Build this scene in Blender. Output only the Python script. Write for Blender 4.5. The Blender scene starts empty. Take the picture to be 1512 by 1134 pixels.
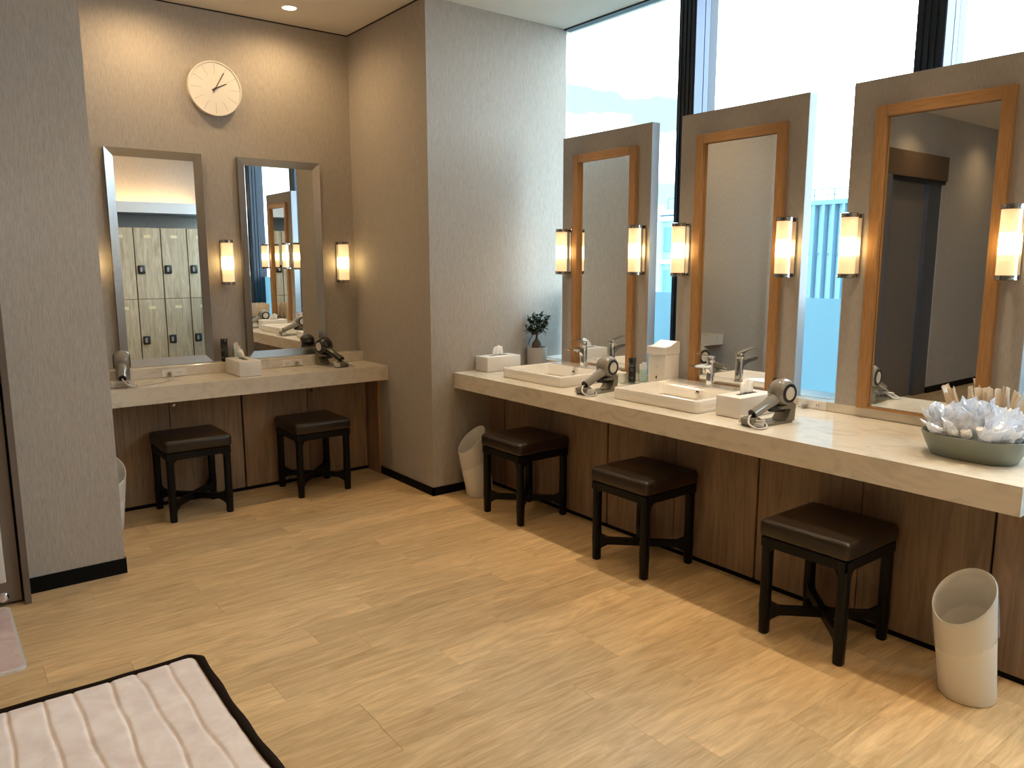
import bpy, bmesh, math, random
from mathutils import Vector, Matrix
S = bpy.context.scene
C = S.collection
PI = math.pi
# ------------------------------------------------------------------ camera, sky, exposure
cam_data = bpy.data.cameras.new('camera')
cam = bpy.data.objects.new('camera', cam_data)
C.objects.link(cam)
cam_data.sensor_width = 36.0
cam_data.sensor_fit = 'HORIZONTAL'
cam_data.lens = 1133.33 / 1512 * 36
cam_data.clip_start = 0.05
cam_data.clip_end = 400
PITCH, YAW, ROLL, EYE = 0.157698, 0.658037, 0.0015585, 1.45
fw = Vector((math.sin(YAW) * math.cos(PITCH), math.cos(YAW) * math.cos(PITCH), -math.sin(PITCH)))
rt = Vector((math.cos(YAW), -math.sin(YAW), 0))
dn = fw.cross(rt)
r2 = rt * math.cos(ROLL) + dn * math.sin(ROLL)
d2 = -rt * math.sin(ROLL) + dn * math.cos(ROLL)
cam.matrix_world = Matrix(((r2.x, -d2.x, -fw.x, 0), (r2.y, -d2.y, -fw.y, 0), (r2.z, -d2.z, -fw.z, EYE), (0, 0, 0, 1)))
S.camera = cam
S.view_settings.view_transform = 'Standard'
S.view_settings.look = 'None'
S.view_settings.exposure = 0.75
S.view_settings.gamma = 1.0
S.view_settings.use_curve_mapping = False

SKY = 7.2
SPOT = 0.30
TUBE = 0.85
w = bpy.data.worlds.new('overcast_sky')
S.world = w
w.use_nodes = True
nt = w.node_tree
nt.nodes.clear()
wo = nt.nodes.new('ShaderNodeOutputWorld')
bg = nt.nodes.new('ShaderNodeBackground')
tc = nt.nodes.new('ShaderNodeTexCoord')
mp = nt.nodes.new('ShaderNodeMapping')
mp.inputs['Scale'].default_value = (1.6, 1.6, 5.0)
nz = nt.nodes.new('ShaderNodeTexNoise')
nz.inputs['Scale'].default_value = 2.3
nz.inputs['Detail'].default_value = 5
nz.inputs['Roughness'].default_value = 0.5
cr = nt.nodes.new('ShaderNodeValToRGB')
cr.color_ramp.elements[0].position = 0.37
cr.color_ramp.elements[0].color = (0.078, 0.124, 0.133, 1)
cr.color_ramp.elements[1].position = 0.56
cr.color_ramp.elements[1].color = (0.92, 1.02, 1.10, 1)
nt.links.new(tc.outputs['Generated'], mp.inputs['Vector'])
nt.links.new(mp.outputs['Vector'], nz.inputs['Vector'])
nt.links.new(nz.outputs['Fac'], cr.inputs['Fac'])
nt.links.new(cr.outputs['Color'], bg.inputs['Color'])
bg.inputs['Strength'].default_value = SKY
nt.links.new(bg.outputs['Background'], wo.inputs['Surface'])

# ------------------------------------------------------------------ helpers
def material(name, color, rough=0.5, metal=0.0, spec=0.5, coat=0.0, emit=None, estr=0.0):
    m = bpy.data.materials.new(name)
    m.use_nodes = True
    b = m.node_tree.nodes['Principled BSDF']
    b.inputs['Base Color'].default_value = (*color, 1)
    b.inputs['Roughness'].default_value = rough
    b.inputs['Metallic'].default_value = metal
    b.inputs['Specular IOR Level'].default_value = spec
    b.inputs['Coat Weight'].default_value = coat
    b.inputs['Coat Roughness'].default_value = 0.08
    if emit:
        b.inputs['Emission Color'].default_value = (*emit, 1)
        b.inputs['Emission Strength'].default_value = estr
    return m

def textured(name, c1, c2, scale, stretch=(1, 1, 1), rough=0.5, detail=6, lo=0.3, hi=0.7, bump=0.0, per_object=False,
             spec=0.5, metal=0.0, coat=0.0, hue=0.0, dist=0.0, rot=(0, 0, 0), bdist=0.002):
    """two-colour noise, stretched for grain, with bump; per_object shifts the pattern and value per object"""
    m = material(name, c1, rough, metal, spec, coat)
    n = m.node_tree.nodes
    L = m.node_tree.links
    b = n['Principled BSDF']
    t = n.new('ShaderNodeTexCoord')
    mpn = n.new('ShaderNodeMapping')
    mpn.inputs['Scale'].default_value = stretch
    mpn.inputs['Rotation'].default_value = rot
    src = t.outputs['Object']
    if per_object:
        oi = n.new('ShaderNodeObjectInfo')
        mul = n.new('ShaderNodeVectorMath')
        mul.operation = 'MULTIPLY_ADD'
        cmb = n.new('ShaderNodeCombineXYZ')
        for i in range(3):
            L.new(oi.outputs['Random'], cmb.inputs[i])
        L.new(cmb.outputs[0], mul.inputs[0])
        mul.inputs[1].default_value = (37.0, 91.0, 53.0)
        L.new(src, mul.inputs[2])
        src = mul.outputs[0]
    L.new(src, mpn.inputs['Vector'])
    no = n.new('ShaderNodeTexNoise')
    no.inputs['Scale'].default_value = scale
    no.inputs['Detail'].default_value = detail
    no.inputs['Roughness'].default_value = 0.6
    no.inputs['Distortion'].default_value = dist
    L.new(mpn.outputs[0], no.inputs['Vector'])
    r = n.new('ShaderNodeValToRGB')
    r.color_ramp.elements[0].position = lo
    r.color_ramp.elements[1].position = hi
    r.color_ramp.elements[0].color = (*c1, 1)
    r.color_ramp.elements[1].color = (*c2, 1)
    L.new(no.outputs['Fac'], r.inputs['Fac'])
    out = r.outputs['Color']
    if per_object and hue:
        hs = n.new('ShaderNodeHueSaturation')
        mr = n.new('ShaderNodeMapRange')
        mr.inputs['To Min'].default_value = 1 - hue
        mr.inputs['To Max'].default_value = 1 + hue
        L.new(oi.outputs['Random'], mr.inputs['Value'])
        L.new(mr.outputs[0], hs.inputs['Value'])
        L.new(out, hs.inputs['Color'])
        out = hs.outputs['Color']
    L.new(out, b.inputs['Base Color'])
    if bump:
        bp = n.new('ShaderNodeBump')
        bp.inputs['Strength'].default_value = bump
        bp.inputs['Distance'].default_value = bdist
        L.new(no.outputs['Fac'], bp.inputs['Height'])
        L.new(bp.outputs['Normal'], b.inputs['Normal'])
    return m

def obj(name, bm, m=None, parent=None, loc=(0, 0, 0), rot=(0, 0, 0), smooth=False):
    me = bpy.data.meshes.new(name)
    bmesh.ops.recalc_face_normals(bm, faces=bm.faces[:])
    bm.to_mesh(me)
    bm.free()
    if smooth:
        me.polygons.foreach_set('use_smooth', [True] * len(me.polygons))
        if smooth is not True:
            me.set_sharp_from_angle(angle=math.radians(smooth))
    if m:
        me.materials.append(m)
    o = bpy.data.objects.new(name, me)
    C.objects.link(o)
    o.location = loc
    o.rotation_euler = rot
    o.parent = parent
    return o

def tag(o, label=None, cat=None, group=None, kind=None):
    if label: o['label'] = label
    if cat: o['category'] = cat
    if group: o['group'] = group
    if kind: o['kind'] = kind
    return o

def thing(name, label, cat, loc=(0, 0, 0), rz=0.0, group=None, kind=None):
    o = bpy.data.objects.new(name, None)
    C.objects.link(o)
    o.location = loc
    o.rotation_euler = (0, 0, rz)
    o.empty_display_size = 0.1
    return tag(o, label, cat, group, kind)

def dup(root, loc, rz, label=None):
    r = root.copy()
    C.objects.link(r)
    r.location = loc
    r.rotation_euler = (0, 0, rz)
    if label: r['label'] = label
    for ch in list(root.children):
        c = ch.copy()
        C.objects.link(c)
        c.parent = r
        for g in list(ch.children):
            d = g.copy()
            C.objects.link(d)
            d.parent = c
    return r

def merge(bm, tmp, mat=None):
    if mat is not None:
        bmesh.ops.transform(tmp, matrix=mat, verts=tmp.verts[:])
    me = bpy.data.meshes.new('tmp')
    tmp.to_mesh(me)
    tmp.free()
    bm.from_mesh(me)
    bpy.data.meshes.remove(me)

def box(bm, x0, x1, y0, y1, z0, z1, bev=0.0, seg=1, mat=None):
    t = bmesh.new()
    bmesh.ops.create_cube(t, size=1)
    for v in t.verts:
        v.co = Vector(((x0 + x1) / 2 + v.co.x * (x1 - x0), (y0 + y1) / 2 + v.co.y * (y1 - y0), (z0 + z1) / 2 + v.co.z * (z1 - z0)))
    if bev:
        bmesh.ops.bevel(t, geom=t.edges[:], offset=bev, segments=seg, affect='EDGES', profile=0.5)
    merge(bm, t, mat)
    return bm

def B(*a, **k):
    return box(bmesh.new(), *a, **k)

def loft(bm, loops, cap0=True, cap1=True, closed=True):
    rows = [[bm.verts.new(p) for p in lp] for lp in loops]
    for a, b in zip(rows, rows[1:]):
        n = len(a)
        for i in range(n if closed else n - 1):
            j = (i + 1) % n
            bm.faces.new((a[i], a[j], b[j], b[i]))
    if cap0: bm.faces.new(rows[0][::-1])
    if cap1: bm.faces.new(rows[-1])
    return bm

def circle(cx, cy, z, rx, ry=None, n=24):
    ry = rx if ry is None else ry
    return [(cx + rx * math.cos(2 * PI * i / n), cy + ry * math.sin(2 * PI * i / n), z) for i in range(n)]

def lathe(bm, prof, n=24, cx=0, cy=0, cap0=True, cap1=True):
    return loft(bm, [circle(cx, cy, z, r, n=n) for r, z in prof], cap0, cap1)

def rrect(cx, cy, w_, h_, r, z, n=5):
    pts = []
    for qx, qy, a0 in ((1, 1, 0), (-1, 1, PI / 2), (-1, -1, PI), (1, -1, 1.5 * PI)):
        for i in range(n + 1):
            a = a0 + PI / 2 * i / n
            pts.append((cx + qx * (w_ / 2 - r) + r * math.cos(a), cy + qy * (h_ / 2 - r) + r * math.sin(a), z))
    return pts

def tube(bm, pts, r, n=8, rr=None):
    pts = [Vector(p) for p in pts]
    loops = []
    up = None
    for i, p in enumerate(pts):
        d = (pts[min(i + 1, len(pts) - 1)] - pts[max(i - 1, 0)]).normalized()
        if up is None:
            up = Vector((0, 0, 1)) if abs(d.z) < 0.9 else Vector((1, 0, 0))
        u = (up - d * up.dot(d)).normalized()
        up = u
        v = d.cross(u)
        q = rr[i] if rr else r
        loops.append([p + (u * math.cos(2 * PI * k / n) + v * math.sin(2 * PI * k / n)) * q for k in range(n)])
    return loft(bm, loops)

def curve_pts(ctrl, n=8):
    """Catmull-Rom through control points"""
    P = [Vector(c) for c in ctrl]
    P = [P[0] * 2 - P[1]] + P + [P[-1] * 2 - P[-2]]
    out = []
    for i in range(1, len(P) - 2):
        for k in range(n):
            t = k / n
            out.append(0.5 * ((2 * P[i]) + (P[i + 1] - P[i - 1]) * t + (2 * P[i - 1] - 5 * P[i] + 4 * P[i + 1] - P[i + 2]) * t * t
                              + (3 * P[i] - P[i - 1] - 3 * P[i + 1] + P[i + 2]) * t ** 3))
    out.append(P[-2])
    return out

def prism(bm, outline, axis, a, b):
    """outline of 2D points extruded between a and b along axis ('x': outline is (y,z); 'y': (x,z); 'z': (x,y))"""
    f = {'x': lambda p, t: (t, p[0], p[1]), 'y': lambda p, t: (p[0], t, p[1]), 'z': lambda p, t: (p[0], p[1], t)}[axis]
    return loft(bm, [[f(p, a) for p in outline], [f(p, b) for p in outline]])

RX = lambda a: Matrix.Rotation(a, 4, 'X')
RY = lambda a: Matrix.Rotation(a, 4, 'Y')
RZ = lambda a: Matrix.Rotation(a, 4, 'Z')
T = lambda x, y, z: Matrix.Translation((x, y, z))

# ------------------------------------------------------------------ materials
M = {}
M['wallpaper'] = textured('taupe_wallpaper', (0.33, 0.295, 0.26), (0.49, 0.445, 0.395), 55, (10, 10, 0.5), 0.72, 5, 0.3, 0.7, 0.5, bdist=0.0015, spec=0.3)
M['ceiling'] = material('ceiling_paint', (0.80, 0.75, 0.68), 0.8, spec=0.2)
M['base'] = material('black_skirting', (0.003, 0.003, 0.003), 0.6, spec=0.15)
M['seam'] = material('dark_gap', (0.02, 0.015, 0.012), 0.7)
def oak(name, per_object):
    """oak plank: broad figure, fine streaks along x, value shift per plank"""
    m = textured(name, (0.48, 0.315, 0.155), (0.76, 0.555, 0.31), 2.6, (1.1, 6.5, 6.5), 0.34, 10, 0.28, 0.70, 0.04, per_object, 0.5, hue=0.12, dist=2.0)
    n, L = m.node_tree.nodes, m.node_tree.links
    b = n['Principled BSDF']
    src = b.inputs['Base Color'].links[0].from_socket
    mpn = [q for q in n if q.bl_idname == 'ShaderNodeMapping'][0]
    m2 = n.new('ShaderNodeMapping')
    m2.inputs['Scale'].default_value = (3.0, 60, 60)
    L.new(mpn.inputs['Vector'].links[0].from_socket, m2.inputs['Vector'])
    no = n.new('ShaderNodeTexNoise')
    no.inputs['Scale'].default_value = 2.0
    no.inputs['Detail'].default_value = 6
    L.new(m2.outputs[0], no.inputs['Vector'])
    mr = n.new('ShaderNodeMapRange')
    mr.inputs['From Min'].default_value = 0.3
    mr.inputs['From Max'].default_value = 0.7
    mr.inputs['To Min'].default_value = 0.90
    mr.inputs['To Max'].default_value = 1.08
    L.new(no.outputs['Fac'], mr.inputs['Value'])
    hs = n.new('ShaderNodeHueSaturation')
    L.new(mr.outputs[0], hs.inputs['Value'])
    L.new(src, hs.inputs['Color'])
    L.new(hs.outputs['Color'], b.inputs['Base Color'])
    return m
M['plank'] = oak('oak_plank', True)
M['planks'] = oak('oak_planks_far', False)
M['stone'] = textured('cream_stone', (0.60, 0.545, 0.455), (0.72, 0.66, 0.565), 9, (1, 0.6, 1.4), 0.08, 12, 0.30, 0.52, dist=1.5, spec=0.5)
M['cab'] = textured('ash_brown_wood', (0.20, 0.128, 0.083), (0.38, 0.262, 0.178), 6.0, (5, 5, 0.40), 0.42, 8, 0.3, 0.72, 0.06, True, 0.4, hue=0.07, dist=1.4)
M['panel_wood'] = textured('orange_oak_frame', (0.33, 0.165, 0.06), (0.46, 0.245, 0.10), 40, (4, 4, 0.25), 0.4, 4, 0.3, 0.7, 0.03, spec=0.4)
M['head_wood'] = textured('orange_oak_rail', (0.33, 0.165, 0.06), (0.46, 0.245, 0.10), 40, (4, 0.25, 4), 0.4, 4, 0.3, 0.7, 0.03, spec=0.4)
M['locker'] = textured('pale_oak_laminate', (0.34, 0.27, 0.18), (0.60, 0.50, 0.365), 7, (5, 5, 0.4), 0.5, 7, 0.3, 0.7, 0.03, True, 0.35, hue=0.05, dist=1.3)
M['mirror'] = material('mirror_silver', (0.86, 0.88, 0.87), 0.0, 1.0)
M['steel'] = textured('brushed_steel', (0.36, 0.36, 0.365), (0.47, 0.47, 0.475), 90, (1, 1, 12), 0.27, 3, metal=1.0, bump=0.05)
M['chrome'] = material('chrome', (0.82, 0.82, 0.83), 0.06, 1.0)
M['chrome_dark'] = material('satin_chrome', (0.45, 0.43, 0.41), 0.16, 1.0)
M['leather'] = textured('brown_leather', (0.018, 0.0105, 0.0055), (0.023, 0.014, 0.008), 160, (1, 1, 1), 0.36, 3, bump=0.12, bdist=0.0006, spec=0.5)
M['black_wood'] = material('black_lacquer', (0.0035, 0.0035, 0.004), 0.4, spec=0.2)
M['panel_edge'] = material('pale_panel_edge', (0.44, 0.49, 0.55), 0.5)
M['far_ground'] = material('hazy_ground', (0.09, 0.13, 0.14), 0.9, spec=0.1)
M['sill'] = material('white_sill', (0.85, 0.86, 0.86), 0.35)
M['white'] = material('white_plastic', (0.80, 0.77, 0.74), 0.38)
M['ceramic'] = material('white_ceramic', (0.86, 0.82, 0.77), 0.07, spec=0.6, coat=0.4)
M['bin'] = material('ivory_plastic', (0.82, 0.80, 0.76), 0.42)
M['tissue'] = material('tissue_paper', (0.88, 0.87, 0.86), 0.9, spec=0.1)
M['grey_gloss'] = material('taupe_gloss_plastic', (0.22, 0.20, 0.175), 0.14, spec=0.6, coat=0.5)
M['black_gloss'] = material('black_gloss_plastic', (0.006, 0.006, 0.007), 0.13, spec=0.6, coat=0.4)
M['grey_matt'] = material('taupe_matt_plastic', (0.33, 0.30, 0.27), 0.4)
M['olive_matt'] = material('olive_plastic', (0.17, 0.155, 0.12), 0.22, spec=0.5)
M['black'] = material('black_plastic', (0.01, 0.01, 0.011), 0.4)
M['silver'] = material('silver_grille', (0.72, 0.70, 0.68), 0.35, 0.35)
M['cord'] = material('grey_cord', (0.55, 0.53, 0.52), 0.4)
M['pot'] = material('grey_clay_pot', (0.42, 0.38, 0.35), 0.8)
M['soil'] = material('dark_soil', (0.02, 0.014, 0.01), 0.95)
M['bark'] = textured('ficus_bark', (0.05, 0.03, 0.018), (0.13, 0.085, 0.05), 30, (1, 1, 0.4), 0.8, 5, bump=0.4)
M['leaf'] = material('dark_leaf', (0.012, 0.040, 0.016), 0.4)
M['bowl'] = material('sage_grey_plastic', (0.22, 0.245, 0.21), 0.5)
M['navy'] = material('navy_metal', (0.010, 0.022, 0.042), 0.32, 0.3, spec=0.6)
M['alu'] = material('pale_aluminium', (0.11, 0.15, 0.25), 0.4, 0.2)  # door post metal; on the mullions its pale blue paints in sky reflection
M['door_metal'] = textured('taupe_metal', (0.20, 0.165, 0.14), (0.23, 0.19, 0.165), 90, (6, 6, 0.3), 0.42, 3, metal=0.35, spec=0.4)
M['door_frame'] = material('taupe_frame_metal', (0.16, 0.13, 0.11), 0.4, 0.4)
M['dark_metal'] = material('dark_grey_metal', (0.10, 0.10, 0.115), 0.35, 0.4)
M['brown_panel'] = material('brown_panel', (0.115, 0.07, 0.04), 0.5)
M['clock'] = material('clock_white', (0.80, 0.76, 0.70), 0.45)
M['hand'] = material('clock_hand_brown', (0.03, 0.015, 0.01), 0.4)
M['mark'] = material('clock_marks_grey', (0.42, 0.36, 0.30), 0.6)
M['plate_yellow'] = material('cream_number_plate', (0.72, 0.62, 0.38), 0.4)
M['white_paint'] = material('white_laminate', (0.70, 0.72, 0.76), 0.5)

def fleece():
    m = textured('pink_fleece', (0.80, 0.69, 0.68), (0.93, 0.86, 0.85), 9, (1, 1, 1), 0.95, 6, 0.3, 0.62, 0.25, dist=0.6, spec=0.1, bdist=0.004)
    m.node_tree.nodes['Principled BSDF'].inputs['Sheen Weight'].default_value = 0.5
    return m
M['fleece'] = fleece()
M['binding'] = material('dark_brown_binding', (0.016, 0.009, 0.007), 0.9, spec=0.1)
M['pink_board'] = textured('pink_marbled_board', (0.55, 0.41, 0.41), (0.76, 0.63, 0.62), 7, (1, 1, 1), 0.2, 6, 0.3, 0.7, dist=0.8)
M['white_edge'] = material('silver_white_edge', (0.72, 0.72, 0.74), 0.3, 0.2)

def thin_glass(name, tint, refl=1.0):
    m = bpy.data.materials.new(name)
    m.use_nodes = True
    n = m.node_tree.nodes
    L = m.node_tree.links
    n.clear()
    o = n.new('ShaderNodeOutputMaterial')
    mix = n.new('ShaderNodeMixShader')
    tr = n.new('ShaderNodeBsdfTransparent')
    gl = n.new('ShaderNodeBsdfGlossy')
    lw = n.new('ShaderNodeLayerWeight')
    lw.inputs['Blend'].default_value = 0.5
    pw = n.new('ShaderNodeMath')
    pw.operation = 'POWER'
    pw.inputs[1].default_value = 5.0
    fr = n.new('ShaderNodeMath')
    fr.operation = 'MULTIPLY_ADD'
    fr.inputs[1].default_value = 0.96
    fr.inputs[2].default_value = 0.035
    L.new(lw.outputs['Facing'], pw.inputs[0])
    L.new(pw.outputs[0], fr.inputs[0])
    tr.inputs['Color'].default_value = (*tint, 1)
    gl.inputs['Roughness'].default_value = 0.02
    gl.inputs['Color'].default_value = (refl, refl, refl, 1)
    L.new(fr.outputs[0], mix.inputs[0])
    L.new(tr.outputs[0], mix.inputs[1])
    L.new(gl.outputs[0], mix.inputs[2])
    L.new(mix.outputs[0], o.inputs['Surface'])
    return m
M['glass'] = thin_glass('window_glass', (0.93, 0.98, 0.99), 0.6)
M['clear'] = thin_glass('clear_cup_glass', (0.90, 0.96, 0.95))

def film():
    m = bpy.data.materials.new('frosted_blue_film')
    m.use_nodes = True
    n = m.node_tree.nodes
    L = m.node_tree.links
    n.clear()
    o = n.new('ShaderNodeOutputMaterial')
    mix = n.new('ShaderNodeMixShader')
    tl = n.new('ShaderNodeBsdfTranslucent')
    df = n.new('ShaderNodeBsdfDiffuse')
    tl.inputs['Color'].default_value = (0.31, 0.43, 0.48, 1)
    df.inputs['Color'].default_value = (0.45, 0.75, 0.9, 1)
    mix.inputs[0].default_value = 0.12
    L.new(tl.outputs[0], mix.inputs[1])
    L.new(df.outputs[0], mix.inputs[2])
    L.new(mix.outputs[0], o.inputs['Surface'])
    return m
M['film'] = film()

def wrap(name, tint, op, gloss=0.16):
    """thin crinkled plastic wrap: part transparent, part glossy, part milky"""
    m = bpy.data.materials.new(name)
    m.use_nodes = True
    n = m.node_tree.nodes
    L = m.node_tree.links
    n.clear()
    o = n.new('ShaderNodeOutputMaterial')
    m1 = n.new('ShaderNodeMixShader')
    m2 = n.new('ShaderNodeMixShader')
    tr = n.new('ShaderNodeBsdfTransparent')
    gl = n.new('ShaderNodeBsdfGlossy')
    df = n.new('ShaderNodeBsdfDiffuse')
    tl = n.new('ShaderNodeBsdfTranslucent')
    m3 = n.new('ShaderNodeMixShader')
    gl.inputs['Roughness'].default_value = 0.12
    df.inputs['Color'].default_value = (*tint, 1)
    tl.inputs['Color'].default_value = (*tint, 1)
    m3.inputs[0].default_value = 0.4
    L.new(df.outputs[0], m3.inputs[1])
    L.new(tl.outputs[0], m3.inputs[2])
    m1.inputs[0].default_value = op
    L.new(tr.outputs[0], m1.inputs[1])
    L.new(m3.outputs[0], m1.inputs[2])
    m2.inputs[0].default_value = gloss
    L.new(m1.outputs[0], m2.inputs[1])
    L.new(gl.outputs[0], m2.inputs[2])
    L.new(m2.outputs[0], o.inputs['Surface'])
    return m
M['wrap'] = wrap('clear_wrap', (0.86, 0.90, 0.98), 0.60, 0.22)
M['wrap_beige'] = wrap('beige_wrap', (0.86, 0.74, 0.58), 0.93)
M['bag'] = wrap('clear_bag', (0.85, 0.86, 0.86), 0.14, 0.10)

def lamp_glass():
    """opal tube lit from inside, brightest around the bulb"""
    m = bpy.data.materials.new('opal_lamp_glass')
    m.use_nodes = True
    n = m.node_tree.nodes
    L = m.node_tree.links
    b = n['Principled BSDF']
    b.inputs['Base Color'].default_value = (0.8, 0.7, 0.55, 1)
    b.inputs['Roughness'].default_value = 0.15
    t = n.new('ShaderNodeTexCoord')
    sp = n.new('ShaderNodeSeparateXYZ')
    mr = n.new('ShaderNodeMapRange')
    mr.inputs['From Min'].default_value = -0.125
    mr.inputs['From Max'].default_value = 0.125
    L.new(t.outputs['Object'], sp.inputs[0])
    L.new(sp.outputs['Z'], mr.inputs['Value'])
    r = n.new('ShaderNodeValToRGB')
    e = r.color_ramp.elements
    e[0].position = 0.0
    e[0].color = (0.62, 0.36, 0.17, 1)
    e[1].position = 1.0
    e[1].color = (0.58, 0.33, 0.15, 1)
    for p, c in ((0.22, (0.72, 0.43, 0.20, 1)), (0.31, (1.3, 0.85, 0.34, 1)), (0.38, (7.0, 4.9, 2.0, 1)), (0.56, (7.0, 4.9, 2.0, 1)), (0.66, (1.2, 0.78, 0.30, 1)), (0.80, (0.72, 0.44, 0.20, 1))):
        x = e.new(p)
        x.color = c
    L.new(mr.outputs[0], r.inputs['Fac'])
    L.new(r.outputs['Color'], b.inputs['Emission Color'])
    b.inputs['Emission Strength'].default_value = TUBE
    return m
M['lamp'] = lamp_glass()
M['led'] = material('warm_led', (0.8, 0.6, 0.4), 0.5, emit=(1.0, 0.62, 0.28), estr=30.0)
M['downlight'] = material('downlight_lens', (0.9, 0.8, 0.7), 0.4, emit=(1.0, 0.80, 0.52), estr=6.0)

# ------------------------------------------------------------------ key planes (metres)
XW, YB, YC, XC, ZC = 3.513, 4.975, 3.979, 2.4534, 2.945       # window, back wall, column faces, ceiling
YP, XP = 3.85, 0.663                                          # left pillar
XN, YN = -5.0, -1.55                                          # far left wall, wall behind the camera
TOP, CT = 0.7685, 0.095                                       # counter top height and thickness

def struct(name, bm, m, parent=None):
    o = obj(name, bm, m, parent)
    if parent is None: o['kind'] = 'structure'
    return o

# floor: slab and oak planks
floor = struct('floor', B(XN, XW + 0.1, YN, YB + 0.15, -0.12, -0.004), M['seam'])
PW, PL, ROW0 = 0.155, 0.915, 1.40
def plank_bm(l, wd):
    t = bmesh.new()
    e = 0.0009
    loft(t, [[(-l / 2, -wd / 2, 0), (l / 2, -wd / 2, 0), (l / 2, wd / 2, 0), (-l / 2, wd / 2, 0)],
             [(-l / 2, -wd / 2, 0.003), (l / 2, -wd / 2, 0.003), (l / 2, wd / 2, 0.003), (-l / 2, wd / 2, 0.003)],
             [(-l / 2 + e, -wd / 2 + e, 0.004), (l / 2 - e, -wd / 2 + e, 0.004), (l / 2 - e, wd / 2 - e, 0.004), (-l / 2 + e, wd / 2 - e, 0.004)]])
    return t
known = {0: 1.665, 1: 2.027, 2: 1.675, 5: 1.44, 3: 1.03, 4: 1.95, 6: 0.852, 7: 1.25, 9: 1.41, 10: 2.066, 11: 0.896, 12: 1.955, 16: 1.485, 17: 0.83, 18: 1.42}
rng = random.Random(5)
cache = {}
row = int(math.floor((YN - ROW0) / PW))
far = bmesh.new()
while True:
    y0 = ROW0 + row * PW
    if y0 > YB - 0.01: break
    off = known.get(row, rng.uniform(0, PL))
    yy0, yy1 = max(y0, YN), min(y0 + PW, YB)
    x = off - PL * 10
    xe = 3.3 if yy0 > 0.80 else XW - 0.012
    while x < xe:
        a, b = max(x, XN), min(x + PL, xe)
        x += PL
        if b - a < 0.02 or yy1 - yy0 < 0.01: continue
        if b < -1.3:
            merge(far, plank_bm(b - a - 0.0004, yy1 - yy0 - 0.0004), T((a + b) / 2, (yy0 + yy1) / 2, -0.004))
            continue
        key = (round(b - a, 3), round(yy1 - yy0, 3))
        if key not in cache:
            o = obj('plank', plank_bm(b - a - 0.0004, yy1 - yy0 - 0.0004), M['plank'], floor)
            cache[key] = o.data
        else:
            o = bpy.data.objects.new('plank', cache[key])
            C.objects.link(o)
            o.parent = floor
        o.location = ((a + b) / 2, (yy0 + yy1) / 2, -0.004)
    row += 1
tag(obj('plank', far, M['planks'], floor), kind='stuff')

struct('ceiling', B(XN, XW + 0.1, YN, YB + 0.15, ZC, ZC + 0.12), M['ceiling'])
struct('wall_back', B(0.3, XC + 0.2, YB, YB + 0.15, 0, ZC), M['wallpaper'])
XL = 0.50                                                     # left wall of the clock-side niche, behind the pillar
wl = bmesh.new()
prism(wl, [(0.27, YP), (XP, YP), (XP, YP + 0.12), (XL, YP + 0.12), (XL, YB + 0.02), (0.27, YB + 0.02)], 'z', 0, ZC)
struct('wall_left', wl, M['wallpaper'])
struct('wall_corner', B(XC, XW + 0.018, YC, YB + 0.02, 0, ZC), M['wallpaper'])
wd = bmesh.new()
box(wd, -2.25, 0.27, YP, YP + 0.3, 2.53, ZC)
box(wd, XN, -2.25, YP, YP + 0.3, 0, ZC)
struct('wall_entrance', wd, M['wallpaper'])
struct('wall_far', B(XN - 0.15, XN, YN, YP + 0.3, 0, ZC), M['wallpaper'])
struct('wall_near', B(XN, XW + 0.1, YN - 0.15, YN, 0, ZC), M['wallpaper'])
struct('wall_right', B(3.30, 3.50, 0.836, YC, 0, TOP - 0.002), M['wallpaper'])
# skirting
struct('baseboard_left', B(0.27, XP + 0.006, YP - 0.006, YP + 0.01, 0, 0.072), M['base'])
bb = bmesh.new()
box(bb, XC - 0.006, XC + 0.01, YC - 0.006, 4.655, 0, 0.052)
box(bb, XC - 0.006, 2.898, YC - 0.006, YC + 0.01, 0, 0.052)
struct('baseboard_corner', bb, M['base'])
struct('baseboard_entrance', B(XN, -2.25, YP - 0.008, YP + 0.01, 0, 0.07), M['base'])
struct('baseboard_pillar', B(XP - 0.01, XP + 0.006, YP, YP + 0.12, 0, 0.072), M['base'])
# shadow gaps where wall meets ceiling
tg = bmesh.new()
box(tg, XL, XC, YB - 0.004, YB + 0.01, ZC - 0.007, ZC + 0.001)
box(tg, XC - 0.004, XC + 0.01, YC - 0.004, YB, ZC - 0.007, ZC + 0.001)
struct('trim_1', tg, M['seam'])

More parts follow.
